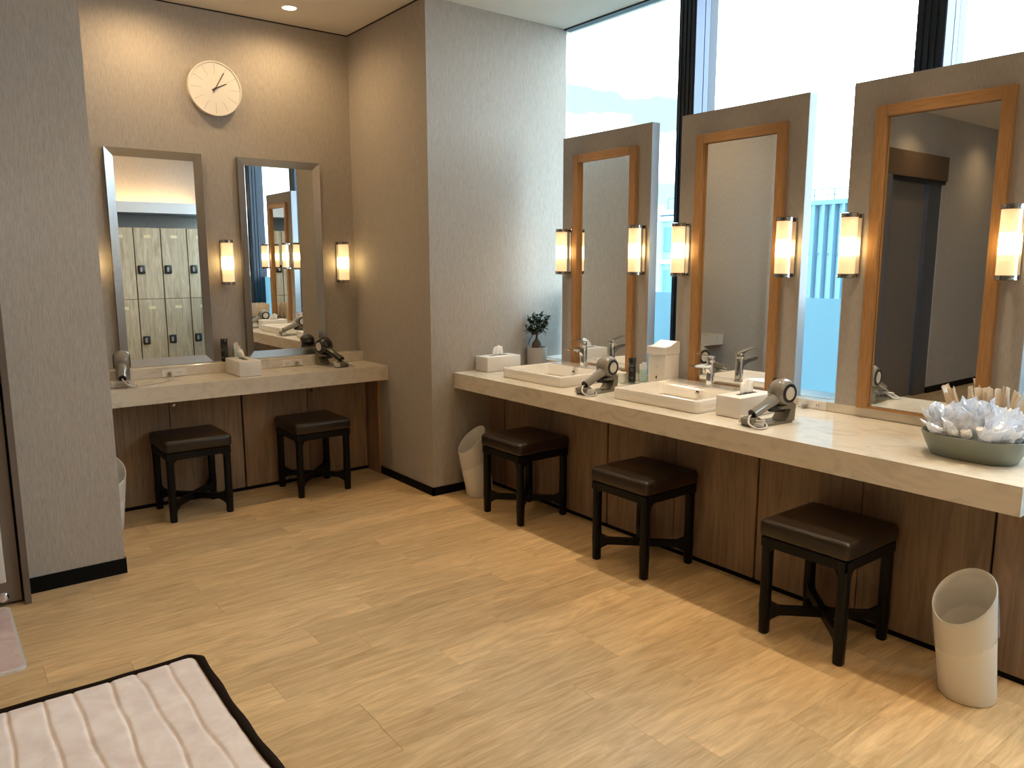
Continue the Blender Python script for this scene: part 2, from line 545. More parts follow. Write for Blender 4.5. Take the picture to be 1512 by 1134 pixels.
# windows: bays between navy mullions
MY = [2.846, 1.577, 0.170, -1.10]
edges = [YC] + MY + [YN]
for i in range(len(edges) - 1):
    y1, y0 = edges[i], edges[i + 1]
    win = bpy.data.objects.new('window_%d' % (i + 1), None)
    C.objects.link(win)
    win['kind'] = 'structure'
    win.location = (XW, (y0 + y1) / 2, 0)
    h = (y1 - y0) / 2
    obj('glass_pane', B(0.020, 0.028, -h, h, 0, ZC), M['glass'], win)
    obj('frosted_film', B(0.0165, 0.0185, -h + 0.03, h - 0.03, 0.0, 1.271), M['film'], win)
    obj('head_frame', B(-0.004, 0.05, -h, h, ZC - 0.010, ZC), M['black'], win)
    obj('sill_frame', B(-0.012, 0.05, -h, h, 0.0, 0.03), M['navy'], win)
    if i < 4:
        rib = bmesh.new()
        yo = y0 - (y0 + y1) / 2
        box(rib, -0.127, -0.012, yo - 0.050, yo + 0.056, 0, ZC)
        for k in range(4):                                                # proud ribs on the room face
            box(rib, -0.133, -0.127, yo - 0.047 + k * 0.027, yo - 0.033 + k * 0.027, 0, ZC)
        for k in range(3):                                                # ribs on the far side
            box(rib, -0.120 + k * 0.038, -0.104 + k * 0.038, yo + 0.056, yo + 0.066, 0, ZC)
        box(rib, -0.012, 0.05, yo - 0.056, yo + 0.056, 0, ZC)
        mu = obj('mullion', rib, M['navy'], win)
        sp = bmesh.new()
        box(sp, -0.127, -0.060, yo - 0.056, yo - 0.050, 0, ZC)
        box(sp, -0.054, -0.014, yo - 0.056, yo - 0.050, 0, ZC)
        obj('side_strip', sp, M['alu'], win)  # sky glow on the near side, put into the colour of this strip

# ledges behind the counters (cream stone upstands)
lg = bmesh.new()
box(lg, 3.273, 3.505, 0.836, YC, TOP, 0.812, 0.002)
struct('trim_2', lg, M['stone'])
struct('trim_6', B(3.336, 3.506, 0.836, YC - 0.001, 0.8122, 0.8145), M['sill'])
struct('trim_3', B(XL, XC, 4.88, YB, TOP, 0.832, 0.002), M['stone'])

# entrance: sliding door set in the wall at the left edge
dr = bpy.data.objects.new('door_1', None)
C.objects.link(dr)
dr['kind'] = 'structure'
dr.location = (-1.0, YP, 0)
def D(x0, x1, y0, y1, z0, z1, **k):
    return B(x0 + 1.0, x1 + 1.0, y0 - YP, y1 - YP, z0, z1, **k)
obj('jamb', D(0.246, 0.27, 3.735, 3.87, 0, 2.53), M['door_frame'], dr)
obj('door_leaf', D(-1.0, 0.238, 3.775, 3.815, 0.012, 2.28), M['door_metal'], dr)
obj('door_leaf', D(-1.97, -1.14, 3.90, 3.94, 0.0, 2.28), M['door_metal'], dr)
obj('header', D(-2.25, 0.246, 3.80, 3.87, 2.285, 2.53), M['brown_panel'], dr)
obj('header_gap', D(-2.25, 0.246, 3.82, 3.88, 2.25, 2.285), M['black'], dr)
obj('jamb', D(-2.25, -1.97, 3.86, 3.95, 0, 2.28), M['dark_metal'], dr)
obj('post', D(-1.14, -1.075, 3.86, 3.95, 0, 2.28), M['black'], dr)
obj('post', D(-1.075, -1.0, 3.80, 3.95, 0, 2.28), M['alu'], dr)
ph = obj('pull_handle', D(0.150, 0.187, 3.735, 3.750, 0.115, 1.9, bev=0.004), M['silver'], dr)
st = bmesh.new()
for z in (0.3, 1.7):
    box(st, 1.160, 1.176, -0.100, -0.073, z, z + 0.02)
obj('standoff', st, M['chrome'], ph)
lk = bmesh.new()
merge(lk, lathe(bmesh.new(), [(0.022, 0), (0.022, 0.012), (0.015, 0.018)], 16), T(1.172, -0.075, 0.042) @ RX(PI / 2))
obj('door_lock', lk, M['chrome'], dr, smooth=40)
struct('wall_recess', B(-2.4, 0.27, 4.05, 4.15, 0, 2.6), M['dark_metal'])

# ------------------------------------------------------------------ counters
def counter(name, label, x0, x1, y0, y1, holes):
    bm = bmesh.new()
    ys = sorted(set([y0, y1] + [v for h in holes for v in (h[2], h[3])]))
    for a, b in zip(ys, ys[1:]):
        hh = [h for h in holes if h[2] <= a + 1e-6 and h[3] >= b - 1e-6]
        if hh:
            box(bm, x0, hh[0][0], a, b, TOP - CT, TOP)
            box(bm, hh[0][1], x1, a, b, TOP - CT, TOP)
        else:
            box(bm, x0, x1, a, b, TOP - CT, TOP)
    bmesh.ops.remove_doubles(bm, verts=bm.verts[:], dist=1e-5)
    return tag(obj(name, bm, M['stone']), label, 'counter')
SINKS = [(3.37, 3.095, 3.645), (2.445, 2.17, 2.72)]
counter('vanity_counter', 'long cream stone vanity counter running below the windows, with two washbasins', 2.614, 3.273, 0.836, YC,
        [(2.80, 3.06, s[1] + 0.06, s[2] - 0.06) for s in SINKS])
counter('vanity_counter', 'shorter cream stone vanity counter below the clock and steel mirrors', XL, XC, 4.529, 4.88, [])
# close the gap between upstand and wall on both
# ------------------------------------------------------------------ cabinets under the counters
def door_bm(a, b, side):
    return None
def cabinet(label, origin, rz, width, seam, depth=0.36, lock=True):
    """local: x runs along the front from 0 to width, front face at y=0 facing -y"""
    t = thing('vanity_cabinet', label, 'cabinet', origin, rz)
    obj('carcass', B(0.002, width - 0.002, 0.020, depth, 0.022, TOP - CT - 0.003), M['seam'], t)
    obj('toe_kick', B(0.0, width, 0.006, 0.03, 0.0, 0.022), M['base'], t)
    obj('door', B(0.0055, seam - 0.002, 0, 0.018, 0.023, TOP - CT - 0.006, bev=0.001), M['cab'], t)
    d = obj('door', B(seam + 0.002, width - 0.0055, 0, 0.018, 0.023, TOP - CT - 0.006, bev=0.001), M['cab'], t)
    if lock:
        k = bmesh.new()
        merge(k, lathe(bmesh.new(), [(0.011, 0), (0.011, 0.004), (0.0085, 0.006), (0.0085, 0.0045), (0.004, 0.0045)], 16), T(seam + 0.027, 0, 0.605) @ RX(PI / 2))
        kk = obj('lock', k, M['chrome_dark'], d, smooth=40)
    return t
XD = 2.898
seams = [3.824, 3.363, 2.898, 2.426, 1.952, 1.475, 0.998, 0.52]
for i, lab in enumerate(['wood-fronted cabinet under the window counter, nearest the wall column',
                         'wood-fronted cabinet under the window counter, second from the wall column',
                         'wood-fronted cabinet behind the largest, nearest stool under the window counter']):
    a, b, c = seams[2 * i], seams[2 * i + 1], seams[2 * i + 2]
    cabinet(lab, (XD, a, 0), -PI / 2, a - c, a - b)
t = thing('vanity_cabinet', 'wood-fronted cabinet behind the white bin at the right end of the window counter', 'cabinet', (XD, 0.998, 0), -PI / 2)
obj('carcass', B(0.002, 0.148, 0.020, 0.36, 0.022, TOP - CT - 0.003), M['cab'], t)
obj('door', B(0.004, 0.148, 0, 0.018, 0.023, TOP - CT - 0.006, bev=0.001), M['cab'], t)
obj('toe_kick', B(0, 0.15, 0.006, 0.03, 0, 0.022), M['base'], t)
fl = thing('filler_panel', 'narrow wood filler panel between the cabinets and the wall column', 'panel', (XD, YC, 0), -PI / 2)
obj('board', B(0.001, 0.151, 0, 0.018, 0.023, TOP - CT - 0.002), M['cab'], fl)
obj('toe_kick', B(0.001, 0.154, 0.006, 0.03, 0, 0.022), M['base'], fl)
YD = 4.825
cabinet('wood-fronted cabinet under the clock-side counter, behind the left stool', (0.705, YD, 0), 0, 0.863, 0.432, 0.145)
cabinet('wood-fronted cabinet under the clock-side counter, behind the right stool', (1.568, YD, 0), 0, 0.871, 0.437, 0.145)
fl = thing('filler_panel', 'narrow wood filler panel by the left pillar under the clock-side counter', 'panel', (XL, YD, 0), 0)
obj('board', B(0.001, 0.204, 0, 0.018, 0.0, TOP - CT - 0.002), M['cab'], fl)
ep = thing('end_panel', 'upright wood end panel under the clock-side counter beside the column', 'panel', (2.4375, 4.655, 0))
obj('board', B(0, 0.0155, 0.004, 0.17, 0, TOP - CT - 0.001), M['cab'], ep)
obj('edge_strip', B(0, 0.0155, 0, 0.004, 0, TOP - CT - 0.001), M['panel_wood'], ep)

# ------------------------------------------------------------------ steel framed mirrors on the back wall
def steel_mirror(label, x0, x1, z0, z1):
    t = thing('wall_mirror', label, 'mirror', ((x0 + x1) / 2, YB, z0))
    hw, H, f, d = (x1 - x0) / 2, z1 - z0, 0.046, 0.036
    # four mitred, sloping frame bars
    def bar(p):
        bm = bmesh.new()
        (a, b), (c, e) = p      # outer edge a-b, inner edge c-e
        o_b = [(a[0], -0.001, a[1]), (b[0], -0.001, b[1])]
        i_b = [(c[0], -0.001, c[1]), (e[0], -0.001, e[1])]
        lo = [(a[0], -d, a[1]), (b[0], -d, b[1])]
        li = [(c[0], -0.021, c[1]), (e[0], -0.021, e[1])]
        loft(bm, [[o_b[0], lo[0], li[0], i_b[0]], [o_b[1], lo[1], li[1], i_b[1]]])
        return bm
    O = [(-hw, 0), (hw, 0), (hw, H), (-hw, H)]
    I = [(-hw + f, f), (hw - f, f), (hw - f, H - f), (-hw + f, H - f)]
    for k, nm in enumerate(('bottom_rail', 'stile', 'top_rail', 'stile')):
        obj(nm, bar(((O[k], O[(k + 1) % 4]), (I[k], I[(k + 1) % 4]))), M['steel'], t)
    obj('mirror_glass', B(-hw + f - 0.002, hw - f + 0.002, -0.020, -0.002, f - 0.002, H - f + 0.002), M['mirror'], t)
    return t
steel_mirror('tall steel-framed mirror below the clock, left of the pair, reflecting lockers', 0.918, 1.449, 0.8335, 2.097)
steel_mirror('tall steel-framed mirror near the column, right of the pair, reflecting the windows', 1.664, 2.205, 0.8335, 2.097)

# ------------------------------------------------------------------ standing panels with oak framed mirrors
PN = [('nearest the wall column', 3.343), ('in the middle of the three', 2.403), ('at the right, largest in view', 1.461)]
for where, y in PN:
    t = thing('mirror_panel', 'taupe wallpapered standing panel before the window, ' + where, 'partition', (3.273, y, 0.8125))
    obj('board', B(0, 0.060, -0.3635, 0.3635, 0, 1.3905), M['wallpaper'], t)
    for sd in (-1, 1):
        obj('side_edge', B(0.0005, 0.060, min(sd * 0.3635, sd * 0.3665), max(sd * 0.3635, sd * 0.3665), 0, 1.3905), M['panel_edge'], t)
for where, y in PN:
    t = thing('wall_mirror', 'oak-framed mirror on the window-side panel ' + where, 'mirror', (3.273, y - 0.008, 0.8125))
    hw, f, H = 0.26, 0.046, 1.277
    fb = lambda y0, y1, z0, z1: B(-0.026, -0.0005, y0, y1, z0, z1, bev=0.0015)
    obj('stile', fb(hw - f, hw, 0, H), M['panel_wood'], t)
    obj('stile', fb(-hw, -hw + f, 0, H), M['panel_wood'], t)
    obj('top_rail', fb(-hw + f, hw - f, H - f, H), M['head_wood'], t)
    obj('bottom_rail', B(-0.014, -0.0005, -hw + f, hw - f, 0, 0.010), M['head_wood'], t)
    if y > 3:                                                              # this glass sits a touch out of true in its frame
        gw = bmesh.new()
        prism(gw, [(-0.0165, -hw + f), (-0.0025, hw - f), (-0.0008, hw - f), (-0.0008, -hw + f)], 'z', 0.010, H - f)
        obj('mirror_glass', gw, M['mirror'], t)
    else:
        obj('mirror_glass', B(-0.0035, -0.0016, -hw + f + 0.002, hw - f - 0.002, 0.012, H - f - 0.002), M['mirror'], t)
    obj('backing', B(-0.0014, -0.0006, -hw + f - 0.004, hw - f + 0.004, 0.006, H - f + 0.004), M['black'], t)

# ------------------------------------------------------------------ wall lamps
def sconce(label):
    """local: mounted on a wall at y=0, sticks out towards -y"""
    t = thing('wall_lamp', label, 'lamp', group='cylindrical wall lamps beside the mirrors')
    obj('backplate', B(-0.026, 0.026, -0.012, -0.0005, -0.137, 0.137, bev=0.002), M['chrome_dark'], t)
    sh = lathe(bmesh.new(), [(0.020, -0.1235), (0.0335, -0.123), (0.0345, -0.120), (0.0345, 0.120), (0.0335, 0.123), (0.020, 0.1235)], 28)
    obj('glass_shade', sh, M['lamp'], t, loc=(0, -0.070, 0), smooth=50)
    for s in (-1, 1):
        c = bmesh.new()
        merge(c, lathe(bmesh.new(), [(0.030, -0.004), (0.0372, -0.004), (0.0372, 0.002), (0.0362, 0.003), (0.0362, 0.007), (0.0372, 0.008), (0.0372, 0.013), (0.034, 0.015)], 28), T(0, -0.070, 0.1235) if s > 0 else T(0, -0.070, -0.1235) @ RX(PI))
        box(c, -0.010, 0.010, -0.050, -0.010, s * 0.130 - 0.005, s * 0.130 + 0.005)
        obj('end_cap', c, M['chrome_dark'], t, smooth=40)
    return t
lamps = [((3.273, 3.640, 1.512), PI * 0.5 * 3, 'glowing tube lamp on the column-side panel, left of its oak mirror'),
         ((3.273, 3.023, 1.514), PI * 1.5, 'glowing tube lamp on the column-side panel, right of its oak mirror'),
         ((3.273, 2.712, 1.512), PI * 1.5, 'glowing tube lamp left of the middle oak mirror'),
         ((3.273, 2.088, 1.514), PI * 1.5, 'glowing tube lamp right of the middle oak mirror'),
         ((3.273, 1.774, 1.517), PI * 1.5, 'glowing tube lamp left of the largest oak mirror'),
         ((3.273, 1.152, 1.518), PI * 1.5, 'glowing tube lamp cut by the right edge of the photo'),
         ((1.560, YB, 1.450), 0, 'glowing tube lamp between the two steel mirrors'),
         ((2.340, YB, 1.450), 0, 'glowing tube lamp right of the steel mirrors, near the corner')]
l0 = sconce(lamps[0][2])
l0.location, l0.rotation_euler = lamps[0][0], (0, 0, -PI / 2)
for p, r, lab in lamps[1:]:
    dup(l0, p, -PI / 2 if p[1] != YB else 0, lab)
# ninth lamp: its glow shows on the wall left of the left mirror, the lamp itself is hidden by the pillar
dup(l0, (0.80, YB, 1.450), 0, 'tube lamp behind the left pillar, its glow on the wall left of the lockers mirror')

# ------------------------------------------------------------------ wall clock
ck = thing('wall_clock', 'round white wall clock with two brown hands above the left steel mirror', 'clock', (1.556, YB, 2.487))
def cyl_y(prof, n=64):
    bm = bmesh.new()
    merge(bm, lathe(bmesh.new(), prof, n), RX(PI / 2))
    return bm
obj('case', cyl_y([(0.150, 0), (0.157, 0.004), (0.159, 0.036), (0.157, 0.040), (0.151, 0.040), (0.150, 0.034), (0.02, 0.034)]), M['clock'], ck, smooth=35)
obj('dial', cyl_y([(0.1495, 0.030), (0.1495, 0.0345)]), M['clock'], ck)
for k in range(12):
    a = k * PI / 6
    R_ = RY(a)
    mk = bmesh.new()
    prism(mk, [(-0.0008, 0.082), (0.0008, 0.082), (0.0008, 0.134), (0.0017, 0.136), (0.0017, 0.141), (-0.0017, 0.141), (-0.0017, 0.136), (-0.0008, 0.134)], 'y', -0.0346, -0.0353)
    bmesh.ops.transform(mk, matrix=R_, verts=mk.verts[:])
    obj('hour_mark', mk, M['mark'], ck)
def hand(name, ang, l, tail, wd_, y, m):
    bm = bmesh.new()
    prism(bm, [(-wd_, -tail), (wd_, -tail), (wd_ * 0.8, l), (-wd_ * 0.8, l)], 'y', y, y - 0.0012)
    bmesh.ops.transform(bm, matrix=RY(ang), verts=bm.verts[:])
    return obj(name, bm, m, ck)
hand('hour_hand', math.radians(63), 0.076, 0.022, 0.0036, -0.0365, M['hand'])
hand('minute_hand', math.radians(30), 0.110, 0.026, 0.0032, -0.0385, M['hand'])
hand('second_hand', math.radians(207), 0.040, 0.110, 0.0006, -0.0400, M['mark'])
obj('hub', cyl_y([(0.006, 0.0348), (0.006, 0.042)], 16), M['hand'], ck)

# ------------------------------------------------------------------ washbasins and taps
def basin(label, cy):
    t = thing('washbasin', label, 'sink', (2.98, cy, TOP))
    W_, H_ = 0.48, 0.538          # x, y
    zt = 0.059
    bm = bmesh.new()
    ix, iw, ih = -0.055, 0.315, 0.475
    loft(bm, [rrect(0, 0, W_ - 0.006, H_ - 0.006, 0.026, 0.0005), rrect(0, 0, W_, H_, 0.028, 0.006), rrect(0, 0, W_, H_, 0.028, zt - 0.007),
              rrect(0, 0, W_ - 0.004, H_ - 0.004, 0.027, zt - 0.002), rrect(0, 0, W_ - 0.012, H_ - 0.012, 0.024, zt),
              rrect(ix, 0, iw + 0.008, ih + 0.008, 0.030, zt), rrect(ix, 0, iw, ih, 0.028, zt - 0.004),
              rrect(ix, 0, iw - 0.030, ih - 0.040, 0.030, -0.005), rrect(ix, 0, iw - 0.060, ih - 0.135, 0.03, -0.05), rrect(ix, 0, iw - 0.11, ih - 0.2, 0.03, -0.064),
              rrect(ix, 0, 0.04, 0.04, 0.0199, -0.068)], cap0=False)
    # bottom shell between outer wall and the well
    obj('bowl', bm, M['ceramic'], t, smooth=40)
    ov = bmesh.new()
    merge(ov, lathe(bmesh.new(), [(0.0105, 0), (0.0105, 0.002), (0.0085, 0.003), (0.008, 0.0005)], 20), T(ix + iw / 2 - 0.0055, 0.0, 0.028) @ RY(-PI / 2 - 0.18))
    obj('overflow_ring', ov, M['black'], t, smooth=40)
    dn_ = lathe(bmesh.new(), [(0.022, -0.0675), (0.022, -0.064), (0.018, -0.062)], 20, ix, 0)
    obj('drain', dn_, M['chrome'], t, smooth=40)
    return t
basin('white ceramic washbasin nearest the wall column', 3.378)
basin('white ceramic washbasin beside the white tissue box and dispenser', 2.450)

def faucet(label, y):
    t = thing('faucet', label, 'faucet', (3.150, y, TOP + 0.0593))
    obj('body', lathe(bmesh.new(), [(0.026, 0), (0.026, 0.004), (0.0215, 0.006), (0.0215, 0.118), (0.020, 0.121)], 24), M['chrome'], t, smooth=40)
    sp = bmesh.new()
    # flat spout reaching over the bowl, undercut arch
    out = [(0.0, 0.062), (0.0, 0.112), (-0.060, 0.118), (-0.128, 0.122), (-0.142, 0.119), (-0.142, 0.109), (-0.120, 0.104), (-0.060, 0.100), (-0.030, 0.088), (-0.018, 0.062)]
    prism(sp, out, 'y', -0.0165, 0.0165)
    bmesh.ops.bevel(sp, geom=[e for e in sp.edges if abs(e.verts[0].co.y - e.verts[1].co.y) < 1e-5], offset=0.004, segments=2, affect='EDGES')
    obj('spout', sp, M['chrome'], t, smooth=40)
    lv = bmesh.new()
    merge(lv, lathe(bmesh.new(), [(0.0205, 0.122), (0.0215, 0.125), (0.0215, 0.142), (0.018, 0.149)], 24))
    prism(lv, [(0.018, 0.141), (0.018, 0.150), (-0.04, 0.160), (-0.105, 0.172), (-0.106, 0.169), (-0.04, 0.153), (-0.01, 0.141)], 'y', -0.011, 0.011)
    obj('lever', lv, M['chrome'], t, smooth=40)
    return t
faucet('chrome single-lever tap on the washbasin nearest the column', 3.370)
faucet('chrome single-lever tap on the washbasin beside the tissue box', 2.432)

# ------------------------------------------------------------------ stools
def stool(label, loc):
    t = thing('stool', label, 'stool', loc, group='brown leather stools at the counters')
    s = 0.176
    cu = bmesh.new()
    box(cu, -0.185, 0.185, -0.185, 0.185, 0.3975, 0.469, 0.021, 4)
    for v in cu.verts:                                                     # gently crowned cushion
        if v.co.z > 0.45:
            v.co.z += 0.006 * (1 - (v.co.x / 0.185) ** 2) * (1 - (v.co.y / 0.185) ** 2)
    top = [f for f in cu.faces if f.normal.z > 0.99]
    r = bmesh.ops.inset_region(cu, faces=top, thickness=0.05)
    for f in top:
        for v in f.verts: v.co.z += 0.006
    obj('seat', cu, M['leather'], t, smooth=60)
    ap = bmesh.new()                                                       # frame under the seat
    for a in range(4):
        box(ap, -s, s, -s, -s + 0.026, 0.360, 0.397, mat=RZ(a * PI / 2))
        for sg in (-1, 1):                                                 # curved brackets by the legs
            pr = [(sg * (s - 0.036), 0.361)] + [(sg * (s - 0.036 - 0.032 + 0.032 * math.sin(q * PI / 10)), 0.361 - 0.032 + 0.032 * math.cos(q * PI / 10)) for q in range(6)]
            tt = bmesh.new()
            prism(tt, pr, 'y', -s + 0.002, -s + 0.020)
            merge(ap, tt, RZ(a * PI / 2))
    obj('seat_frame', ap, M['black_wood'], t)
    for sx in (-1, 1):
        for sy in (-1, 1):
            cx, cy = sx * (s - 0.0195), sy * (s - 0.0195)
            lg_ = bmesh.new()
            loft(lg_, [rrect(cx * 1.0, cy * 1.0, w_, w_, w_ * 0.32, z, 3) for w_, z in ((0.032, 0.0), (0.037, 0.004), (0.038, 0.06), (0.042, 0.11), (0.039, 0.16), (0.039, 0.34), (0.043, 0.396))])
            obj('leg', lg_, M['black_wood'], t, smooth=50)
    for a in (PI / 4, -PI / 4):                                            # crossed stretcher rails with arched ends
        bm = bmesh.new()
        Lh = s * math.sqrt(2) - 0.024
        up, lo = [], []
        for k in range(-8, 9):
            u = k / 8
            e = max(0, abs(u) - 0.70) / 0.30
            up.append((u * Lh, 0.112 + 0.045 * e ** 2))
            lo.append((u * Lh, 0.080 - 0.050 * e ** 2))
        prism(bm, up + lo[::-1], 'y', -0.014, 0.014)
        bmesh.ops.transform(bm, matrix=RZ(a), verts=bm.verts[:])
        obj('stretcher', bm, M['black_wood'], t)
    return t
s0 = stool('brown leather stool under the clock-side counter, left of the two', (1.190, 4.617, 0))
for loc, lab in (((1.942, 4.615, 0), 'brown leather stool under the clock-side counter, by the column'),
                 ((2.700, 3.372, 0), 'brown leather stool at the window counter beside the slanted bin'),
                 ((2.698, 2.450, 0), 'brown leather stool in the middle of the window counter'),
                 ((2.688, 1.490, 0), 'brown leather stool nearest the camera at the window counter')):
    dup(s0, loc, 0, lab)

# ------------------------------------------------------------------ slant-topped waste bins
def waste_bin(label, loc, ang, lined=True, sh=0.17):
    t = thing('waste_bin', label, 'bin', loc, ang, group='slant-topped ivory waste bins')
    N = 40
    r0 = 0.086
    def ring(f, rad_off=0.0, zo=0.0):
        pts = []
        for i in range(N):
            a = 2 * PI * i / N
            zr = 0.362 - 0.076 * math.cos(a)                               # low towards local +x
            z = f * zr + zo
            r = r0 + rad_off + 0.026 * z
            pts.append((sh * z + r * math.cos(a), r * math.sin(a), z))
        return pts
    bm = bmesh.new()
    loft(bm, [ring(0, -0.004)] + [ring(f) for f in (0.02, 0.3, 0.6, 0.9, 0.992)] + [ring(1.0, -0.001, 0.001), ring(1.0, -0.0035, 0.001), ring(0.98, -0.005), ring(0.5, -0.006), ring(0.04, -0.007)])
    obj('body', bm, M['bin'], t, smooth=50)
    if lined:
        rg = random.Random(3)
        bg_ = bmesh.new()
        def ring2(f, off, wob, zo=0.0):
            p = ring(f, off, zo)
            return [(x * (1 + rg.uniform(-wob, wob)), y * (1 + rg.uniform(-wob, wob)), z + rg.uniform(-wob, wob) * 0.12) for x, y, z in p]
        loft(bg_, [ring2(0.62, 0.003, 0.03), ring2(0.64, 0.006, 0.05), ring2(0.70, 0.006, 0.045), ring2(0.75, 0.004, 0.035), ring2(0.80, 0.004, 0.03), ring2(0.88, 0.0035, 0.022), ring2(0.97, 0.0015, 0.004), ring2(1.0, 0.001, 0.0, 0.0025),
                   ring2(1.0, -0.005, 0.0, 0.0025), ring2(0.9, -0.009, 0.01), ring2(0.7, -0.010, 0.02)], cap0=False, cap1=False)
        obj('bag_liner', bg_, M['bag'], t, smooth=True)
    return t
b0 = waste_bin('ivory slant-topped bin with clear liner at the near right end of the counter', (2.690, 0.960, 0), math.radians(164))
dup(b0, (2.705, 3.826, 0), math.radians(170), 'ivory slant-topped bin with clear liner between the column and a stool')
dup(b0, (0.700, 4.52, 0), math.radians(-75), 'ivory slant-topped bin mostly hidden behind the left pillar')

# ------------------------------------------------------------------ tissue boxes
def tissue_box(label, loc, rz, seed):
    t = thing('tissue_box', label, 'tissue box', loc, rz, group='white tissue boxes')
    L_, W_, H_ = 0.262, 0.133, 0.094
    bm = bmesh.new()
    box(bm, -L_ / 2, L_ / 2, -W_ / 2, W_ / 2, 0.001, H_, 0.004, 2)
    obj('case', bm, M['white'], t, smooth=40)
    sl = bmesh.new()
    loft(sl, [[(x, y, H_ + 0.0002) for x, y, _ in rrect(0, 0, 0.14, 0.026, 0.0129, 0)], [(x, y, H_ + 0.0008) for x, y, _ in rrect(0, 0, 0.136, 0.022, 0.0109, 0)]])
    obj('slot', sl, M['seam'], t)
    rg = random.Random(seed)
    ts = bmesh.new()                                                       # tissue tuft: pleated sheet
    nu, nv = 18, 7
    loops = []
    for j in range(nv):
        v = j / (nv - 1)
        lp = []
        for i in range(nu):
            u = i / (nu - 1) - 0.5
            wdt = 0.084 + 0.016 * v - 0.030 * v * v
            lp.append((u * wdt + 0.015 * v * v, 0.009 * math.sin(u * 15 + seed) * (0.4 + v) + 0.012 * v + rg.uniform(-1, 1) * 0.0015, H_ + 0.001 + v * 0.062 * (0.90 + 0.12 * math.sin(u * 8 + seed * 2)) + rg.uniform(-1, 1) * 0.0015))
        loops.append(lp)
    loft(ts, loops, False, False, closed=False)
    ts2 = obj('tissue', ts, M['tissue'], t, smooth=True)
    so = ts2.modifiers.new('thick', 'SOLIDIFY')
    so.thickness = 0.0012
    return t
tissue_box('white tissue box against the wall column by the potted plant', (2.907, 3.905, TOP), 0, 1)
tissue_box('white tissue box between a washbasin and a hair dryer', (2.925, 2.054, TOP), 0, 4)
tissue_box('white tissue box on the clock-side counter between the steel mirrors', (1.560, 4.730, TOP), PI / 2, 7)

